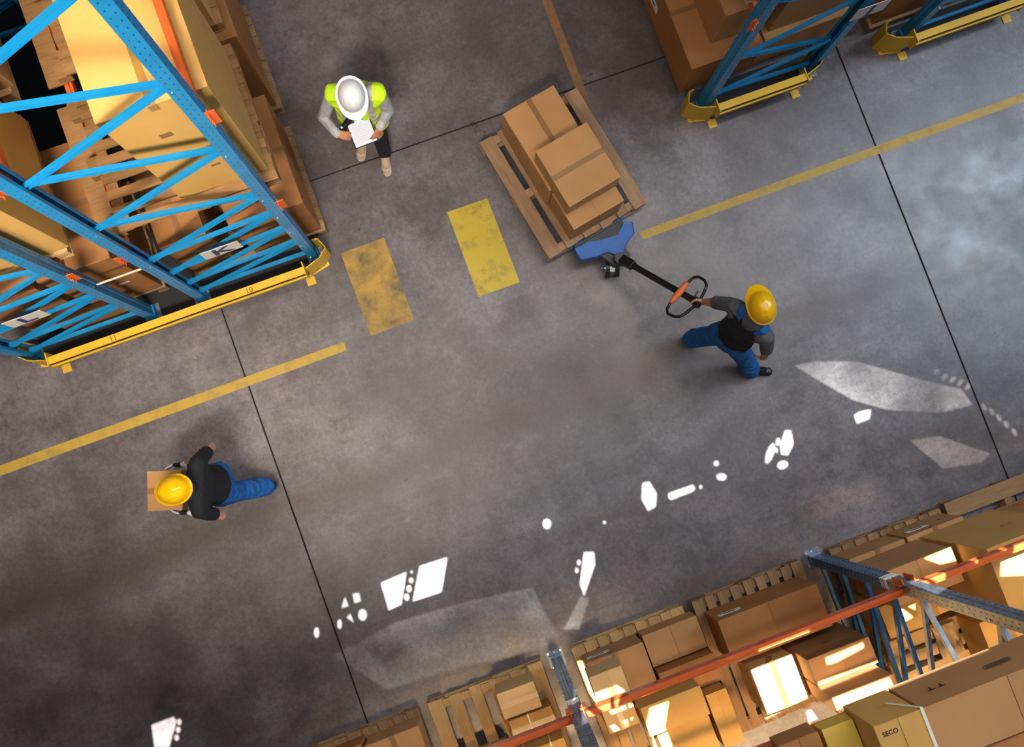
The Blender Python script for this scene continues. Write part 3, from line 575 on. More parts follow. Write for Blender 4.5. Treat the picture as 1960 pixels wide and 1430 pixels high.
# ------------------------------------------------------------------ bottom rack, floor level
def pal(label, x0, x1, y0, y1, z=0, along='y', **k):
    if along == 'y': return pallet(label, (x0+x1)/2, (y0+y1)/2, z, math.pi/2, L=abs(y1-y0), W=x1-x0, **k)
    return pallet(label, (x0+x1)/2, (y0+y1)/2, z, 0, L=x1-x0, W=abs(y1-y0), **k)
pal('bottom rack pallet furthest left, under two low brown cartons', -2.33, -1.25, -3.05, -1.88, nb=8, bw=.09)
cbox('low brown carton at the bottom edge left of the slatted pallet', -1.73, -1.25, -2.95, -1.95, PT, .50, card, tape='y', group=gB)
cbox('low brown carton furthest left along the bottom edge', -2.28, -1.76, -2.95, -1.93, PT, .46, card_d, tape='y', group=gB)
pal('open slatted pallet carrying one small cream carton at the bottom', -1.16, -.10, -3.05, -1.88, nb=6, bw=.105, mt=wood_l)
cbox('small cream carton with crossed tape on the open slatted pallet', -.545, -.215, -2.15, -1.93, PT, .56, card_l, tape='x', group=gB, rot=-.02)
cbox('low carton with a white strap just behind the small cream carton', -.53, -.15, -2.40, -2.20, PT, .45, card_y, tape='x', strap=(('y', -.02),), group=gB)
cbox('strapped carton beside the foot of the galvanised frame, two white straps', -.57, -.135, -2.95, -2.43, PT, .66, card_y, tape='x', strap=(('y', -.13), ('y', .10)), group=gB)
cbox('strapped low carton at the bottom edge, left of the other two strapped ones', -1.05, -.62, -2.95, -2.38, PT, .42, card_y, tape='x', strap=(('y', .08),), group=gB)
pal('bottom rack pallet right of the galvanised frame', .19, 1.24, -3.05, -1.87, nb=9, bw=.09, mt=wood_l)
cbox('brown carton with white label right of the galvanised frame', .255, .765, -2.33, -1.955, PT, .56, card, tape='y', lab=(('+y', .13, .26, .20, .07, 1),), marks=(('+y', .02, .30, .05, .05),), group=gB)
cbox('small cream carton standing on the labelled brown carton', .225, .50, -2.22, -1.985, .565, .95, card_l, tape='y', group=gB)
cbox('plain brown carton between the labelled one and the orange beam', .79, 1.29, -2.22, -1.94, PT, .42, card, tape=None, group=gB)
cbox('dark brown carton wedged behind the plain brown one', .79, 1.29, -2.34, -2.235, PT, .62, card_d, tape=None, group=gB)
cbox('small cream carton covered in triangles of sunlight', .235, .505, -2.56, -2.37, PT, .60, card_l, tape='y', group=gB)
cbox('tan carton crossed by the broad sun streak', .53, 1.05, -2.61, -2.37, PT, .90, card_y, tape=None, group=gB)
cbox('lower tan carton just below the sun-streaked one', .60, 1.06, -3.0, -2.63, PT, .66, card_y, tape=None, group=gB)
cbox('narrow tan carton between the streaked cartons and the next pallet', 1.09, 1.27, -2.98, -2.52, PT, .70, card_y, tape=None, group=gB)
cbox('small dark carton behind the orange beam above the narrow tan one', 1.02, 1.30, -2.50, -2.40, PT, .50, card_d, tape=None, group=gB)
pal('bottom rack pallet with long boards beside the sunlit white-topped carton', 1.335, 2.385, -3.09, -1.87, nb=9, bw=.08)
cbox('wide brown carton with a printed white label above the orange beam', 1.405, 2.30, -2.36, -1.99, PT, .70, card_d, tape=None, lab=(('+y', .30, .38, .20, .08, 1),), group=gB)
cbox('carton whose whole top is blazing white', 1.525, 1.895, -2.86, -2.46, PT, .67, card_l, tape='y', marks=(('+y', -.02, .40, .05, .05),), group=gB)
cbox('tall brown carton with a rounded bar of sunlight on top', 1.925, 2.46, -2.68, -2.46, PT, 1.02, card, tape=None, marks=(('+y', 0, .6, .06, .05), ('+y', -.12, .72, .05, .03)), group=gB)
cbox('tallest slim carton behind the bar-lit one, its top in full sun', 1.93, 2.44, -2.84, -2.70, PT, 1.34, card, tape=None, group=gB)
pal('bottom rack pallet right of the steel blue frame', 2.66, 3.74, -3.05, -1.88, nb=9, bw=.09)
cbox('flattened brown carton low at the foot of the steel blue frame', 2.67, 3.18, -2.24, -1.93, PT, .58, card, tape='y', marks=(('+y', .05, .30, .05, .05), ('+y', -.12, .12, .07, .03)), group=gB)
cbox('brown carton with white label at the right, next to the one by the frame foot', 3.20, 3.72, -2.20, -1.92, PT, .60, card, tape='y', lab=(('+y', .10, .30, .20, .08, 1),), marks=(('+y', -.16, .26, .05, .06),), group=gB)
cbox('upper carton right of the steel blue frame, its corner catching the sun', 2.66, 3.26, -2.25, -1.965, .61, 1.29, card, tape=None, marks=(('+y', .1, .25, .09, .03), ('+y', .22, .10, .06, .03)), group=gB)
cbox('tall carton at the right edge with a glaring sunlit top', 3.30, 3.98, -2.52, -1.955, .605, 1.80, card_y, tape=None, marks=(('+y', -.1, .7, .08, .06),), group=gB)
pal('bare pallet sticking out at the right edge of the floor', 3.80, 4.95, -3.05, -1.86, along='x', nb=6, bw=.12)
cbox('big folded carton on the pallet at the right edge', 4.02, 4.85, -2.95, -2.08, PT, 1.5, card, tape='x', group=gB)
cbox('sunlit carton seen through the braces of the steel blue frame', 2.63, 2.93, -2.55, -2.28, PT, 1.0, card_y, tape=None, group=gB)
cbox('tan carton seen right of the braces under the galvanised post', 2.96, 3.27, -2.55, -2.28, PT, .85, card_y, tape='y', group=gB)
for k in range(4):
    pal('%s of four empty pallets stacked behind the braces' % ('lowest', 'second', 'third', 'topmost')[k], 2.64+.02*(k % 2), 3.78+.02*(k % 2), -3.62, -2.60-.015*k, z=PT+.145*k if 0 else .145*k+PT+.003, along='x', nb=7, bw=.09, mt=wood_l)
cbox('tan carton on the stack of empty pallets', 3.30, 3.75, -3.0, -2.64, PT+.58+.012, 1.15, card_y, tape='y', group=gB)
pw = MB()
for i in range(9):
    for k in range(7):
        pw.v.append((3.06+i*.026, -2.66-k*.045, PT+.60+.13*math.sin(i*.4)*math.exp(-((k-3)/3)**2)+random.uniform(-.012, .02)))
for i in range(8):
    for k in range(6): a = i*7+k; pw.f.append([a, a+1, a+8, a+7]); pw.mi.append(0)
pwo = pw.build('stretch_wrap', mat('crumpled_film', '#B59A70', .15, spec=.9, bump=.8, bump_scale=18)); pwo['label'] = 'crumpled clear stretch film lying on the empty pallets'; pwo['category'] = 'plastic film'

# top level of the bottom rack
sh = MB(); sh.box(.62, 2.46, -3.08, -1.925, 4.1015, 4.113); sho = sh.build('shelf_board', mat('chipboard', '#A87848', .8, noise_scale=40, col2='#8E6238')); sho['label'] = 'chipboard shelf lying on the top orange beams of the bottom rack'; sho['category'] = 'shelf'
TB = 4.114
cbox('long brown carton in the bottom right corner printed with two T marks', 1.565, 2.44, -2.12, -1.85, TB, 4.55, card, tape=None, strap=(), group='cartons on the top level', split=True)
_, FMs = cbox('pale end carton left of the long strapped one with small printed lettering', 1.315, 1.555, -2.12, -1.85, TB, 4.55, card_y, tape=None, group='cartons on the top level')
s = MB(); s.box(1.552, 1.568, -2.125, -1.842, 4.5535, 4.557); s.bar((1.56, -1.842, 4.553), (1.47, -1.842, 4.33), .012, .003, None, up=(0, 1, 0)); so = s.build('carton_strap', strap_m); so['label'] = 'loose white strap lying over the two cartons in the bottom right corner'; so['category'] = 'strap'
text('SECO', .032, ink, _, Matrix.Translation((-.055, .085, .4385)), ext=.0004)
def print_lines(parent, M, w, n, pitch):
    b = MB()
    for k in range(n): b.box(-w/2+random.uniform(0, .02), w/2-random.uniform(0, .04), -k*pitch, -k*pitch+.005, 0, .0008, None, M)
    return b.build('printed_line', ink, parent, kind='stuff')
tt = [o for o in bpy.data.objects if o.get('label', '').startswith('long brown carton in the bottom right')][0]
text('T T', .062, ink, tt, FMs['+y'] @ Matrix.Translation((.28, .25, .003)), ext=.0004)
print_lines(tt, FMs['+y'] @ Matrix.Translation((-.05, .28, .002)), .17, 4, .016)
cbox('brown carton behind the long strapped one across the dark gap', 1.60, 2.44, -3.0, -2.145, TB, 4.50, card_d, tape=None, group='cartons on the top level')
env = MB(); env.box(-.085, .085, -.14, .14, 0, .14, mat('yellow_packet', '#D9B84A', .6), None, j=.006); env.box(-.035, .05, -.13, -.055, .140, .1415, paper)
for px_, py_ in ((-.02, -.07), (.03, -.07), (.03, -.115), (-.02, -.115)): env.cyl((px_, py_), .004, .141, .1425, 6, ink)
env = env.build('yellow_packet'); env.location = (1.225, -2.02, TB); env['label'] = 'yellow packet with a white dotted label beside the pale end carton'; env['category'] = 'packet'
t_, F2 = cbox('small dark printed carton at the bottom edge left of the yellow packet', .90, 1.11, -2.2, -1.86, TB, 4.30, card_d, tape=None, lab=(('top', -.02, .10, .12, .03, 0),), group='cartons on the top level')
print_lines(t_, Matrix.Translation((.0, .10, .1885)), .12, 4, .022)
# ------------------------------------------------------------------ people
ICO = None
def ico_pts():
    global ICO
    if ICO is None:
        bm = bmesh.new(); bmesh.ops.create_icosphere(bm, subdivisions=2, radius=1); ICO = [v.co.copy() for v in bm.verts]; bm.free()
    return ICO
def hull(bm, blobs):
    """blobs: (centre, (rx, ry, rz) or r, basis 3x3 or None)"""
    vs = []
    for b_ in blobs:
        c, r = V(b_[0]), b_[1]; B = b_[2] if len(b_) > 2 else None
        if not hasattr(r, '__len__'): r = (r, r, r)
        for p in ico_pts():
            q = V((p.x*r[0], p.y*r[1], p.z*r[2])); q = (B @ q) if B else q
            vs.append(bm.verts.new(c+q))
    res = bmesh.ops.convex_hull(bm, input=vs, use_existing_faces=False)
    junk = list({g for g in res['geom_interior'] + res['geom_unused'] if isinstance(g, bmesh.types.BMVert) and g.is_valid and not g.link_faces})
    if junk: bmesh.ops.delete(bm, geom=junk, context='VERTS')
def skin_mesh(name, fn, voxel, smooth=4, mt=None, parent=None, wrinkle=0, wscale=9, paint=None, cut=None, props=None):
    bm = bmesh.new(); fn(bm); me = bpy.data.meshes.new(name); bm.to_mesh(me); bm.free()
    o = bpy.data.objects.new(name, me); C.objects.link(o)
    m = o.modifiers.new('r', 'REMESH'); m.mode = 'VOXEL'; m.voxel_size = voxel; m.adaptivity = 0
    m = o.modifiers.new('s', 'SMOOTH'); m.iterations = smooth; m.factor = .5
    bpy.context.view_layer.update()
    new = bpy.data.meshes.new_from_object(o.evaluated_get(bpy.context.evaluated_depsgraph_get())); new.name = name
    o.modifiers.clear(); o.data = new; bpy.data.meshes.remove(me)
    if wrinkle:
        nrm = [v.normal.copy() for v in new.vertices]
        for v, n in zip(new.vertices, nrm):
            p = v.co*wscale; q = V((p.x, p.y, p.z*1.7)); v.co += n*wrinkle*(abs(noise.noise(q))*-1.6 + noise.noise(q*2.3)*.5 + .25)
    if cut:
        bm = bmesh.new(); bm.from_mesh(new); bmesh.ops.delete(bm, geom=[f for f in bm.faces if cut(f.calc_center_median())], context='FACES'); bm.to_mesh(new); bm.free()
    mats = mt if isinstance(mt, (list, tuple)) else [mt]
    new.materials.clear()
    for x in mats: new.materials.append(x)
    if paint:
        for p in new.polygons: p.material_index = paint(p.center)
    new.polygons.foreach_set('use_smooth', [True]*len(new.polygons))
    if parent: o.parent = parent
    for k, v in (props or {}).items(): o[k] = v
    return o
def lerp(a, b, t): return V(a)*(1-t) + V(b)*t
def hand_blobs(bm, wr, d, palm_n, side, curl=.5, s=1.0):
    """wr wrist, d finger direction, palm_n palm normal, side +1 if thumb along +cross"""
    d = V(d).normalized(); n = V(palm_n); n = (n - d*n.dot(d)).normalized(); t = d.cross(n).normalized()*side
    B = Matrix((t, d, n)).transposed()
    pc = V(wr)+d*.045*s
    hull(bm, [(V(wr), (.026*s, .02*s, .019*s), B), (pc, (.038*s, .04*s, .016*s), B), (V(wr)+d*.078*s, (.038*s, .014*s, .013*s), B)])
    for i, (off, L) in enumerate(((.030, .072), (.011, .082), (-.010, .076), (-.029, .060))):
        p0 = V(wr)+d*.078*s+t*off*s; a = 0; r = .0088*s; prev = p0; pr = r
        for k, (seg, da) in enumerate(((.45, .55), (.30, .9), (.25, .6))):
            a += da*curl*1.35
            q = prev + (d*math.cos(a)+n*math.sin(a))*L*seg*s
            hull(bm, [(prev, pr), (q, pr*.92)]); prev = q; pr *= .92
    p = V(wr)+d*.02*s+t*.028*s; q = p+(d*.55+t*.75+n*.25).normalized()*.04*s; e = q+(d*.85+t*.15+n*.5*curl).normalized()*.034*s; f = e+(d*.9-t*.15+n*.6*curl).normalized()*.024*s
    hull(bm, [(p, .014*s), (q, .0125*s)]); hull(bm, [(q, .0118*s), (e, .0105*s)]); hull(bm, [(e, .0105*s), (f, .0085*s)])
def basis(f):
    f = V((f[0], f[1], 0)).normalized(); s = V((-f.y, f.x, 0)); return f, s          # facing, his left
def person(J, label, skinm, hands, hair=None):
    t = thing('person', label, 'person', (0, 0, 0), 0, None)
    f, s = basis(J['f']); hf, hs = basis(J['hf']); up = V((0, 0, 1))
    B = Matrix((s, f, up)).transposed()
    tilt = J.get('tilt', .2); hu = (up+hf*tilt).normalized(); hff = (hf-up*tilt).normalized(); HB = Matrix((hs, hff, hu)).transposed()
    hc = V(J['head'])
    def body(bm):
        pe, ch, nk = V(J['pelvis']), V(J['chest']), V(J['neck'])
        hull(bm, [(pe-up*.05, (.155, .11, .09), B), (lerp(pe, ch, .5), (.135, .095, .08), B)])
        hull(bm, [(lerp(pe, ch, .5), (.135, .095, .08), B), (ch, (.16, .115, .12), B)])
        hull(bm, [(ch, (.155, .11, .12), B), (V(J['shl']), .052), (V(J['shr']), .052), (nk-up*.04, .055)])
        hull(bm, [(nk-up*.05, .056), (hc-hu*.06-hff*.02, .054)])
        # head
        hull(bm, [(hc+hu*.02-hff*.012, (.077, .096, .098), HB), (hc-hu*.03+hff*.02, (.066, .078, .08), HB)])
        hull(bm, [(hc-hu*.03+hff*.02, (.060, .07, .07), HB), (hc-hu*.092+hff*.052, (.034, .032, .026), HB)])
        hull(bm, [(hc+hff*.085+hu*.005, .012), (hc+hff*.112-hu*.035, (.015, .013, .012), HB)])          # nose
        hull(bm, [(hc+hff*.088-hu*.065, (.024, .012, .007), HB), (hc+hff*.084-hu*.074, (.018, .010, .006), HB)])   # lips
        for k in (-1, 1):
            hull(bm, [(hc+hs*k*.078-hu*.005-hff*.015, (.007, .018, .030), HB), (hc+hs*k*.084-hu*.0-hff*.02, (.006, .014, .024), HB)])   # ears
            hull(bm, [(hc+hs*k*.03+hff*.086+hu*.022, (.02, .01, .006), HB)])     # brow
        for q in ('l', 'r'):
            a, b_, c = V(J['sh'+q]), V(J['el'+q]), V(J['wr'+q])
            hull(bm, [(a, .050), (lerp(a, b_, .5), .044)]); hull(bm, [(lerp(a, b_, .5), .044), (b_, .038)])
            hull(bm, [(b_, .038), (lerp(b_, c, .35), .040)]); hull(bm, [(lerp(b_, c, .35), .040), (c, .026)])
            a, b_, c = V(J['hip'+q]), V(J['kn'+q]), V(J['an'+q])
            hull(bm, [(a, .082), (b_, .056)]); hull(bm, [(b_, .054), (lerp(b_, c, .3), .055)]); hull(bm, [(lerp(b_, c, .3), .054), (c, .036)])
            hull(bm, [(c, .034), (c+(V(J['he'+q])-c)*.45, .024), (lerp(J['he'+q], J['to'+q], .80)+V((0, 0, .022)), .014)])
            H = hands[q]; hand_blobs(bm, c if False else V(J['wr'+q]), H[0], H[1], H[2], H[3], H[4] if len(H) > 4 else 1.0)
    skin_mesh('body', body, .0062, 3, skinm, t)
    for k in (-1, 1):
        b = MB(); c = hc+hs*k*.031+hff*.083+hu*.004
        n = 8; b.poly([tuple(c+hs*.013*math.cos(i*2*math.pi/n)+hu*.007*math.sin(i*2*math.pi/n)+hff*.004) for i in range(n)]+[tuple(c+hff*.009)], [(i, (i+1) % n, n) for i in range(n)], mat('eye_white', '#E8E4DE', .3)); 
        b.poly([tuple(c+hs*.005*math.cos(i*2*math.pi/n)+hu*.005*math.sin(i*2*math.pi/n)+hff*.0095) for i in range(n)], [tuple(range(n))], mat('iris', '#2A1C14', .3)); b.build('eye', None, t)
    if hair:
        def hr(bm): hull(bm, [(hc+hu*.025-hff*.022, (.083, .098, .098), HB), (hc-hu*.045-hff*.055, (.06, .04, .04), HB)])
        skin_mesh('hair', hr, .011, 3, hair, t)
    return t, B, HB, hc, hff, hu, hs
def helmet(t, hc, hff, hu, hs, mt, ridge=True, s=1.0, gutter=False):
    """shell with a brim that is longest at the front"""
    c = hc+hu*.045-hff*.008; v = []; fc = []; nA, nR = 40, 10
    def P3(a, r, z): return c + hs*(math.sin(a)*r) + hff*(math.cos(a)*r*1.2) + hu*z
    def rad(a): return .103*s
    for i in range(nR):
        th = math.pi/2*i/(nR-1)
        for k in range(nA):
            a = k*2*math.pi/nA; r = rad(a)*math.cos(math.pi/2-th) if i else .0005; z = .112*s*math.cos(th)
            if ridge:
                sx = math.sin(a)*r/s
                z += .010*max(0, 1-(abs(sx)/.03)**2)*max(0, math.sin(min(1, (th/1.2))*math.pi))
                z += .005*(1 if .038 < abs(sx) < .052 else 0)*math.sin(min(1, th/1.2)*math.pi)
            v.append(P3(a, r, z))
    rows = nR
    for (dr, z) in (((.001, -.010), (.007, -.017), (.012, -.011), (.019, -.006), (.022, -.012), (.020, -.017), (-.004, -.018)) if gutter else ((.003, -.010), (.007, -.017), (.011, -.021), (.014, -.023), (.014, -.027), (.010, -.028), (-.004, -.024))):
        for k in range(nA):
            a = k*2*math.pi/nA; fr = max(0, math.cos(a))**2.2
            ex = dr + (.036*fr if dr > .010 else .004*fr)
            v.append(P3(a, (rad(a)+ex), z - .012*fr*(1 if dr > .010 else 0)))
        rows += 1
    for i in range(rows-1):
        for k in range(nA): fc.append((i*nA+k, (i+1)*nA+k, (i+1)*nA+(k+1) % nA, i*nA+(k+1) % nA))
    fc.append(tuple(range(nA)))
    b = MB(); b.poly([tuple(p) for p in v], fc, None); o = b.build('hard_hat', mt, t, smooth=True)
    return o
def limb_cloth(bm, a, b_, c, r0, r1, r2, end=1.0):
    a, b_, c = V(a), V(b_), V(c)
    hull(bm, [(a, r0), (b_, r1)])
    if end > 0: hull(bm, [(b_, r1), (lerp(b_, c, end), r2)])
def shoe(t, he, to, mt, sole, w=1.0, lace=None):
    he, to = V(he), V(to); d = (to-he).normalized(); n = V((-d.y, d.x, 0)).normalized(); u = d.cross(n)*-1 if d.cross(n).z < 0 else d.cross(n)
    B = Matrix((n, d, u)).transposed(); L = (to-he).length
    def sh(bm):
        hull(bm, [(he+d*.035+u*.03, (.034*w, .036, .030), B), (he+d*L*.62+u*.022, (.043*w, .05, .022), B), (to-d*.045+u*.018, (.040*w, .045, .018), B)])
        hull(bm, [(he+d*.05+u*.085, (.040*w, .050, .030), B), (he+d*.06+u*.03, (.040*w, .055, .03), B), (he+d*L*.52+u*.048, (.040*w, .065, .030), B)])
        hull(bm, [(he+d*.06+u*.11, (.037*w, .040, .03), B), (he+d*.06+u*.06, (.037*w, .04, .03), B)])
    o = skin_mesh('shoe', sh, .007, 3, mt, t)
    def so(bm): hull(bm, [(he+d*.035+u*.006, (.037*w, .040, .010), B), (he+d*L*.62+u*.006, (.047*w, .055, .010), B), (to-d*.045+u*.008, (.044*w, .050, .010), B)])
    skin_mesh('sole', so, .006, 2, sole, o)
    if lace:
        b = MB()
        for k in range(4):
            p = he+d*(L*.42+k*.022)+u*(.060-k*.006); b.tube([p-n*.022-u*.006, p+u*.002, p+n*.022-u*.006], .003, 5)
        p = he+d*(L*.80); b.tube([p-n*.042+u*.016+d*-.03, p-n*.025+u*.036, p+u*.043+d*.008, p+n*.025+u*.036, p+n*.042+u*.016+d*-.03], .004, 5)
        b.build('lace', lace, o)
    return o

# ---- 1: checking stock with a clipboard and a scanner
hv = mat('hi_vis_yellow', '#C4EE12', .7, noise_scale=8, col2='#B4DC14', mix=.7); refl = mat('reflective_tape', '#B8B2A4', .45, metal=.15)
grey = mat('grey_jersey', '#A3A3A6', .85, noise_scale=30, col2='#8F9094', mix=.6); black = mat('black_trousers', '#0E0F15', .85)
beige = mat('beige_suede', '#B59A84', .8); pale = mat('pale_rubber', '#D8CBBB', .6)
J1 = dict(f=(-.30, -.95), hf=(-.12, -.99), tilt=.42, pelvis=(.085, 3.03, .93), chest=(.078, 3.035, 1.26), neck=(.068, 3.02, 1.47), head=(.040, 2.945, 1.59),
          shl=(.248, 2.965, 1.40), shr=(-.100, 3.085, 1.40), ell=(.285, 2.905, 1.12), elr=(-.235, 3.03, 1.12), wrl=(.165, 2.785, 1.15), wrr=(-.175, 2.845, 1.16),
          hipl=(.155, 3.00, .88), hipr=(.0, 3.04, .88), knl=(.155, 2.945, .50), knr=(-.01, 3.03, .50), anl=(.152, 2.90, .10), anr=(.0, 3.11, .10),
          hel=(.160, 2.965, .012), tol=(.105, 2.70, .012), her=(.02, 3.165, .012), tor=(-.08, 2.915, .012))
p1, B1, HB1, hc, hff, hu, hs = person(J1, 'person in a white hard hat and yellow vest looking down at a clipboard and scanner', skin_d,
    dict(l=((-.55, -.55, -.35), (-.6, .3, -.6), 1, .55), r=((.75, -.42, -.05), (.1, .3, -.9), 1, .75)), hair=mat('dark_hair', '#2A1E18', .7))
helmet(p1, hc, hff, hu, hs, mat('white_shell', '#D6D8DC', .3), gutter=True)
f1, s1 = basis(J1['f'])
def shirt1(bm):
    J = J1; U = V((0, 0, 1))
    hull(bm, [(V(J['pelvis'])+U*.02, (.165, .12, .06), B1), (V(J['chest']), (.168, .122, .12), B1)])
    hull(bm, [(V(J['chest']), (.165, .12, .12), B1), (V(J['shl']), .060), (V(J['shr']), .060), (V(J['neck'])-U*.045, .066)])
    hull(bm, [(V(J['neck'])-U*.05, .064), (V(J['neck'])-U*.01, .060)])
    for q in 'lr': limb_cloth(bm, J['sh'+q], J['el'+q], J['wr'+q], .060, .050, .038, .93)
skin_mesh('shirt', shirt1, .010, 3, grey, p1, wrinkle=.006, wscale=14)
for q in 'lr':
    def cuff(bm): hull(bm, [(lerp(J1['el'+q], J1['wr'+q], .84), .041), (lerp(J1['el'+q], J1['wr'+q], .95), .039)])
    skin_mesh('cuff', cuff, .008, 2, mat('grey_rib', '#B0AFAE', .85), p1)
def vest(bm):
    J = J1; U = V((0, 0, 1))
    hull(bm, [(V(J['pelvis'])-U*.07+f1*.03, (.225, .185, .05), B1), (V(J['chest']), (.200, .150, .12), B1)])
    hull(bm, [(V(J['chest']), (.195, .148, .12), B1), (V(J['shl'])+s1*.014, (.050, .085, .066), B1), (V(J['shr'])-s1*.014, (.050, .085, .066), B1), (V(J['neck'])-U*.055, .078)])
c1 = V(J1['chest'])
def loc1(p): q = p-c1; return q.dot(s1), q.dot(f1), p.z
def vp(p):
    u, w, z = loc1(p)
    if .085 < abs(u) < .135 and z > 1.12: return 1
    if 1.10 < z < 1.15 or .97 < z < 1.02: return 1
    return 0
def vc(p):
    u, w, z = loc1(p); return (w > .0 and abs(u) < .028+.10*max(0, z-1.25)) or (z > 1.455 and math.hypot(u, w) < .10) or z < .83
skin_mesh('vest', vest, .008, 3, [hv, refl], p1, wrinkle=.008, wscale=9, paint=vp, cut=vc)
def trs(bm):
    J = J1; hull(bm, [(V(J['pelvis'])-V((0, 0, .05)), (.160, .118, .10), B1), (V(J['pelvis'])+V((0, 0, .05)), (.15, .11, .04), B1)])
    for q in 'lr': limb_cloth(bm, J['hip'+q], J['kn'+q], J['an'+q], .095, .074, .060, 1.06)
skin_mesh('trousers', trs, .010, 3, black, p1, wrinkle=.006)
for q in 'lr': shoe(p1, J1['he'+q], J1['to'+q], beige, pale, lace=pale)
cb = thing('clipboard', 'black clipboard with a white sheet held by the person in the white hard hat', 'clipboard', (.020, 2.800, 1.135), 0)
cbM = Matrix.Rotation(math.radians(1.5), 4, 'Z') @ Matrix.Rotation(math.radians(24), 4, 'X')
b = MB(); b.box(-.100, .100, -.108, .108, 0, .004, None, cbM); b.build('board', black, cb, bevel=.001)
b = MB(); b.box(-.092, .092, -.100, .092, .0042, .0056, mat('white_sheet', '#C8CBD6', .6), cbM); 
pg = b.build('paper_sheet', None, cb)
b = MB()
for k in range(7): b.box(-.06, .06-.012*(k % 3), .05-k*.02, .0525-k*.02, .0057, .0062, mat('print_grey', '#A9ADBC', .7), cbM)
b.build('printed_line', None, pg, kind='stuff')
b = MB(); b.box(-.03, .03, .085, .105, .004, .014, galv, cbM); b.build('clip', None, cb)
sc = thing('barcode_scanner', 'black handheld scanner with a small blue light held by the person in yellow', 'scanner', (-.075, 2.885, 1.19), 0)
def scf(bm): hull(bm, [(V((-.042, -.018, 0)), (.030, .022, .020)), (V((.030, .028, .004)), (.034, .026, .020))])
o = skin_mesh('housing', scf, .006, 3, mat('scanner_black', '#0C0D12', .25), sc)
def scg(bm): hull(bm, [(V((-.01, -.01, -.01)), .016), (V((-.045, -.03, -.085)), .014)])
skin_mesh('grip', scg, .006, 2, mat('scanner_black', '#0C0D12', .25), sc)
b = MB(); b.cyl((-.048, -.016), .007, .017, .0235, 12); b.build('indicator_lamp', mat('blue_led', '#4A7DFF', .3, emit=('#6F9BFF', 6)), sc)

# ---- 2: pulling the jack
workblue = mat('work_blue', '#12559C', .8, noise_scale=10, col2='#1A66AE', mix=.7); workdark = mat('work_navy', '#0F2440', .85)
shirtg = mat('charcoal_tee', '#505157', .85, noise_scale=25, col2='#626368', mix=.6); bibblack = mat('black_bib', '#0F0E12', .85)
yshell = mat('yellow_shell', '#FBC200', .28, noise_scale=3, col2='#F4B800', mix=.6, coat=.2)
J2 = dict(f=(.90, .43), hf=(.05, 1.0), tilt=-.05, pelvis=(2.315, .195, .94), chest=(2.375, .245, 1.26), neck=(2.40, .265, 1.47), head=(2.44, .325, 1.585),
          shl=(2.305, .415, 1.40), shr=(2.455, .085, 1.40), ell=(2.235, .505, 1.13), elr=(2.50, -.01, 1.11), wrl=(2.200, .548, .975), wrr=(2.525, -.055, .87),
          hipl=(2.285, .255, .88), hipr=(2.355, .110, .88), knl=(2.245, .285, .49), knr=(2.47, .03, .50), anl=(2.175, .330, .16), anr=(2.595, -.125, .105),
          hel=(2.125, .345, .11), tol=(2.35, .255, .012), her=(2.55, -.105, .012), tor=(2.80, -.215, .012))
p2, B2, HB2, hc, hff, hu, hs = person(J2, 'person in a yellow hard hat and blue bib trousers pulling the pallet jack', skin,
    dict(l=((-.35, .15, -.75), (-.7, -.5, -.2), 1, 1.0), r=((.12, -.1, -1), (.3, .5, 0), -1, .35)), hair=mat('brown_hair', '#5A4030', .7))
helmet(p2, hc, hff, hu, hs, yshell)
f2, s2 = basis(J2['f']); c2 = V(J2['chest'])
def tee(J, B, sl=.72, c=None):
    def fn(bm):
        U = V((0, 0, 1))
        hull(bm, [(V(J['pelvis'])+U*.03, (.155, .112, .05), B), (V(J['chest']), (.165, .12, .12), B)])
        hull(bm, [(V(J['chest']), (.168, .124, .12), B), (V(J['shl']), .064), (V(J['shr']), .064), (V(J['neck'])-U*.05, .075)])
        hull(bm, [(V(J['neck'])-U*.05, .070), (V(J['neck'])-U*.045, .064)])
        for q in 'lr': a = V(J['sh'+q]); b_ = V(J['el'+q]); hull(bm, [(a, .062), (lerp(a, b_, sl), .058)])
    return fn
skin_mesh('shirt', tee(J2, B2, .9), .010, 3, shirtg, p2, wrinkle=.006, wscale=12)
def bib(J, B, s, top=True):
    def fn(bm):
        U = V((0, 0, 1))
        hull(bm, [(V(J['pelvis'])-U*.06, (.172, .130, .10), B), (V(J['pelvis'])+U*(.08 if top else .075), (.160, .123, .04), B)])
        if top:
            hull(bm, [(V(J['pelvis'])+U*.06, (.160, .122, .04), B), (V(J['chest']), (.186, .152, .12), B)])
            hull(bm, [(V(J['chest']), (.184, .150, .12), B), (lerp(J['shl'], J['neck'], .38)+U*.016, .060), (lerp(J['shr'], J['neck'], .38)+U*.016, .060)])
        for q in 'lr': limb_cloth(bm, J['hip'+q], J['kn'+q], J['an'+q], .108, .088, .086, .97)
    return fn
def bp2(p):
    q = p-c2; u, w = q.dot(s2), q.dot(f2)
    if p.z > 1.03 and (p.z < 1.43 or abs(u) < .075): return 1
    if p.z >= 1.40: return 0
    return 0
def bc2(p):
    q = p-c2; u, w = q.dot(s2), q.dot(f2)
    if p.z > 1.10 and abs(u) > .15: return True
    return p.z > 1.40 and math.hypot(u, w-.01) < .085
skin_mesh('bib_trousers', bib(J2, B2, s2), .009, 3, [workblue, bibblack], p2, wrinkle=.013, wscale=9, paint=bp2, cut=bc2)
for q in 'lr': shoe(p2, J2['he'+q], J2['to'+q], mat('black_leather', '#101014', .4), pale, 1.1)
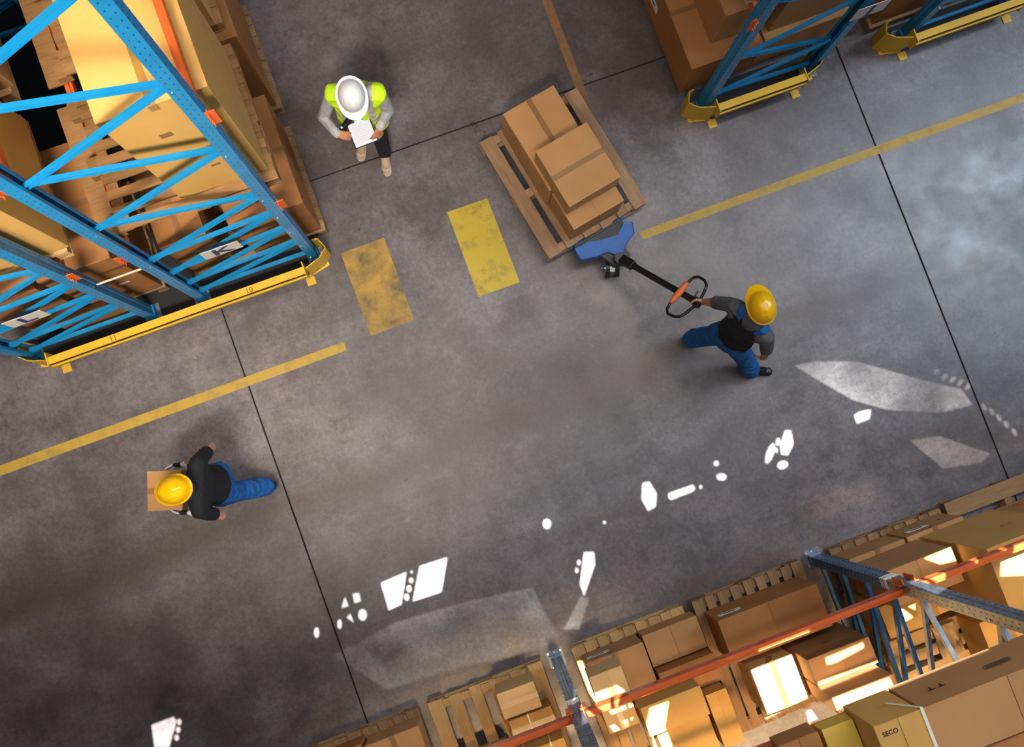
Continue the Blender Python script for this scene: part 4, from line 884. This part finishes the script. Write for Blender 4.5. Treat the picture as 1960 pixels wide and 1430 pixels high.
b = MB(); kn = lerp(J2['knl'], J2['anl'], .35)+V((.0, -.092, .0)); b.box(kn.x-.02, kn.x+.02, kn.y-.002, kn.y+.001, kn.z-.015, kn.z+.02); b.build('reflective_patch', strap_m, p2)

# ---- 3: carrying a carton
teeblack = mat('black_tee', '#0D0F17', .85)
J3 = dict(f=(-.95, .30), hf=(-.99, .08), tilt=.22, pelvis=(-2.065, .515, .93), chest=(-2.10, .525, 1.25), neck=(-2.13, .535, 1.46), head=(-2.205, .548, 1.585),
          shl=(-2.145, .345, 1.40), shr=(-2.035, .700, 1.40), ell=(-2.065, .262, 1.12), elr=(-1.965, .800, 1.12), wrl=(-2.300, .372, 1.02), wrr=(-2.225, .752, 1.02),
          hipl=(-2.08, .440, .88), hipr=(-2.04, .595, .88), knl=(-2.02, .430, .49), knr=(-2.20, .63, .50), anl=(-1.845, .395, .19), anr=(-2.26, .66, .10),
          hel=(-1.755, .375, .15), tol=(-2.03, .43, .012), her=(-2.215, .645, .012), tor=(-2.47, .72, .012))
p3, B3, HB3, hc, hff, hu, hs = person(J3, 'person in a yellow hard hat, black tee and blue trousers carrying a carton', skin,
    dict(l=((-.95, .25, -.08), (.2, .9, 0), 1, .25), r=((-.95, .28, -.08), (-.2, -.9, 0), -1, .25)), hair=mat('brown_hair', '#5A4030', .7))
helmet(p3, hc, hff, hu, hs, yshell)
f3, s3 = basis(J3['f']); c3 = V(J3['chest'])
def tee3(bm):
    tee(J3, B3, .62)(bm); U = V((0, 0, 1)); hull(bm, [(V(J3['neck'])-U*.05, .074), (V(J3['neck'])-U*.015, .066)]); hull(bm, [(V(J3['pelvis'])+U*.06, (.172, .136, .02), B3), (V(J3['chest']), (.170, .128, .10), B3)])
skin_mesh('shirt', tee3, .010, 3, teeblack, p3, wrinkle=.004, wscale=12)
def bp3(p): return 1 if (abs((p-c3).dot(f3)+.02) < .012 and p.z < .86) else 0
skin_mesh('work_trousers', bib(J3, B3, s3, False), .009, 3, [workblue, workdark], p3, wrinkle=.013, wscale=9, paint=bp3, cut=lambda p: False)
for q in 'lr': shoe(p3, J3['he'+q], J3['to'+q], mat('black_leather', '#101014', .4), mat('dark_sole', '#1B1B1E', .7), 1.1)
gw = mat('glove_white', '#D8DCE6', .7); gn = mat('glove_navy', '#141C33', .7)
for q, sg, n_ in (('l', 1, (.2, .9, 0)), ('r', -1, (-.2, -.9, 0))):
    def gl(bm):
        w_ = V(J3['wr'+q]); hand_blobs(bm, w_, (-.95, .27, -.08), n_, sg, .25, 1.14); hull(bm, [(w_-V((-.95, .27, -.08))*.035, .034), (w_, .031)])
    w0 = V(J3['wr'+q]); dd = V((-.95, .27, 0)).normalized()
    skin_mesh('glove', gl, .006, 2, [gw, gn], p3, paint=lambda p: 1 if .03 < (p-w0).dot(dd) < .095 and (p-w0).z > -.02 or (p-w0).dot(dd) < -.02 else 0)
cbox('small carton carried by the person in the black tee', -2.558, -2.290, .448, .762, .93, 1.10, card, rot=math.radians(-17.5), tape='x', group=None)
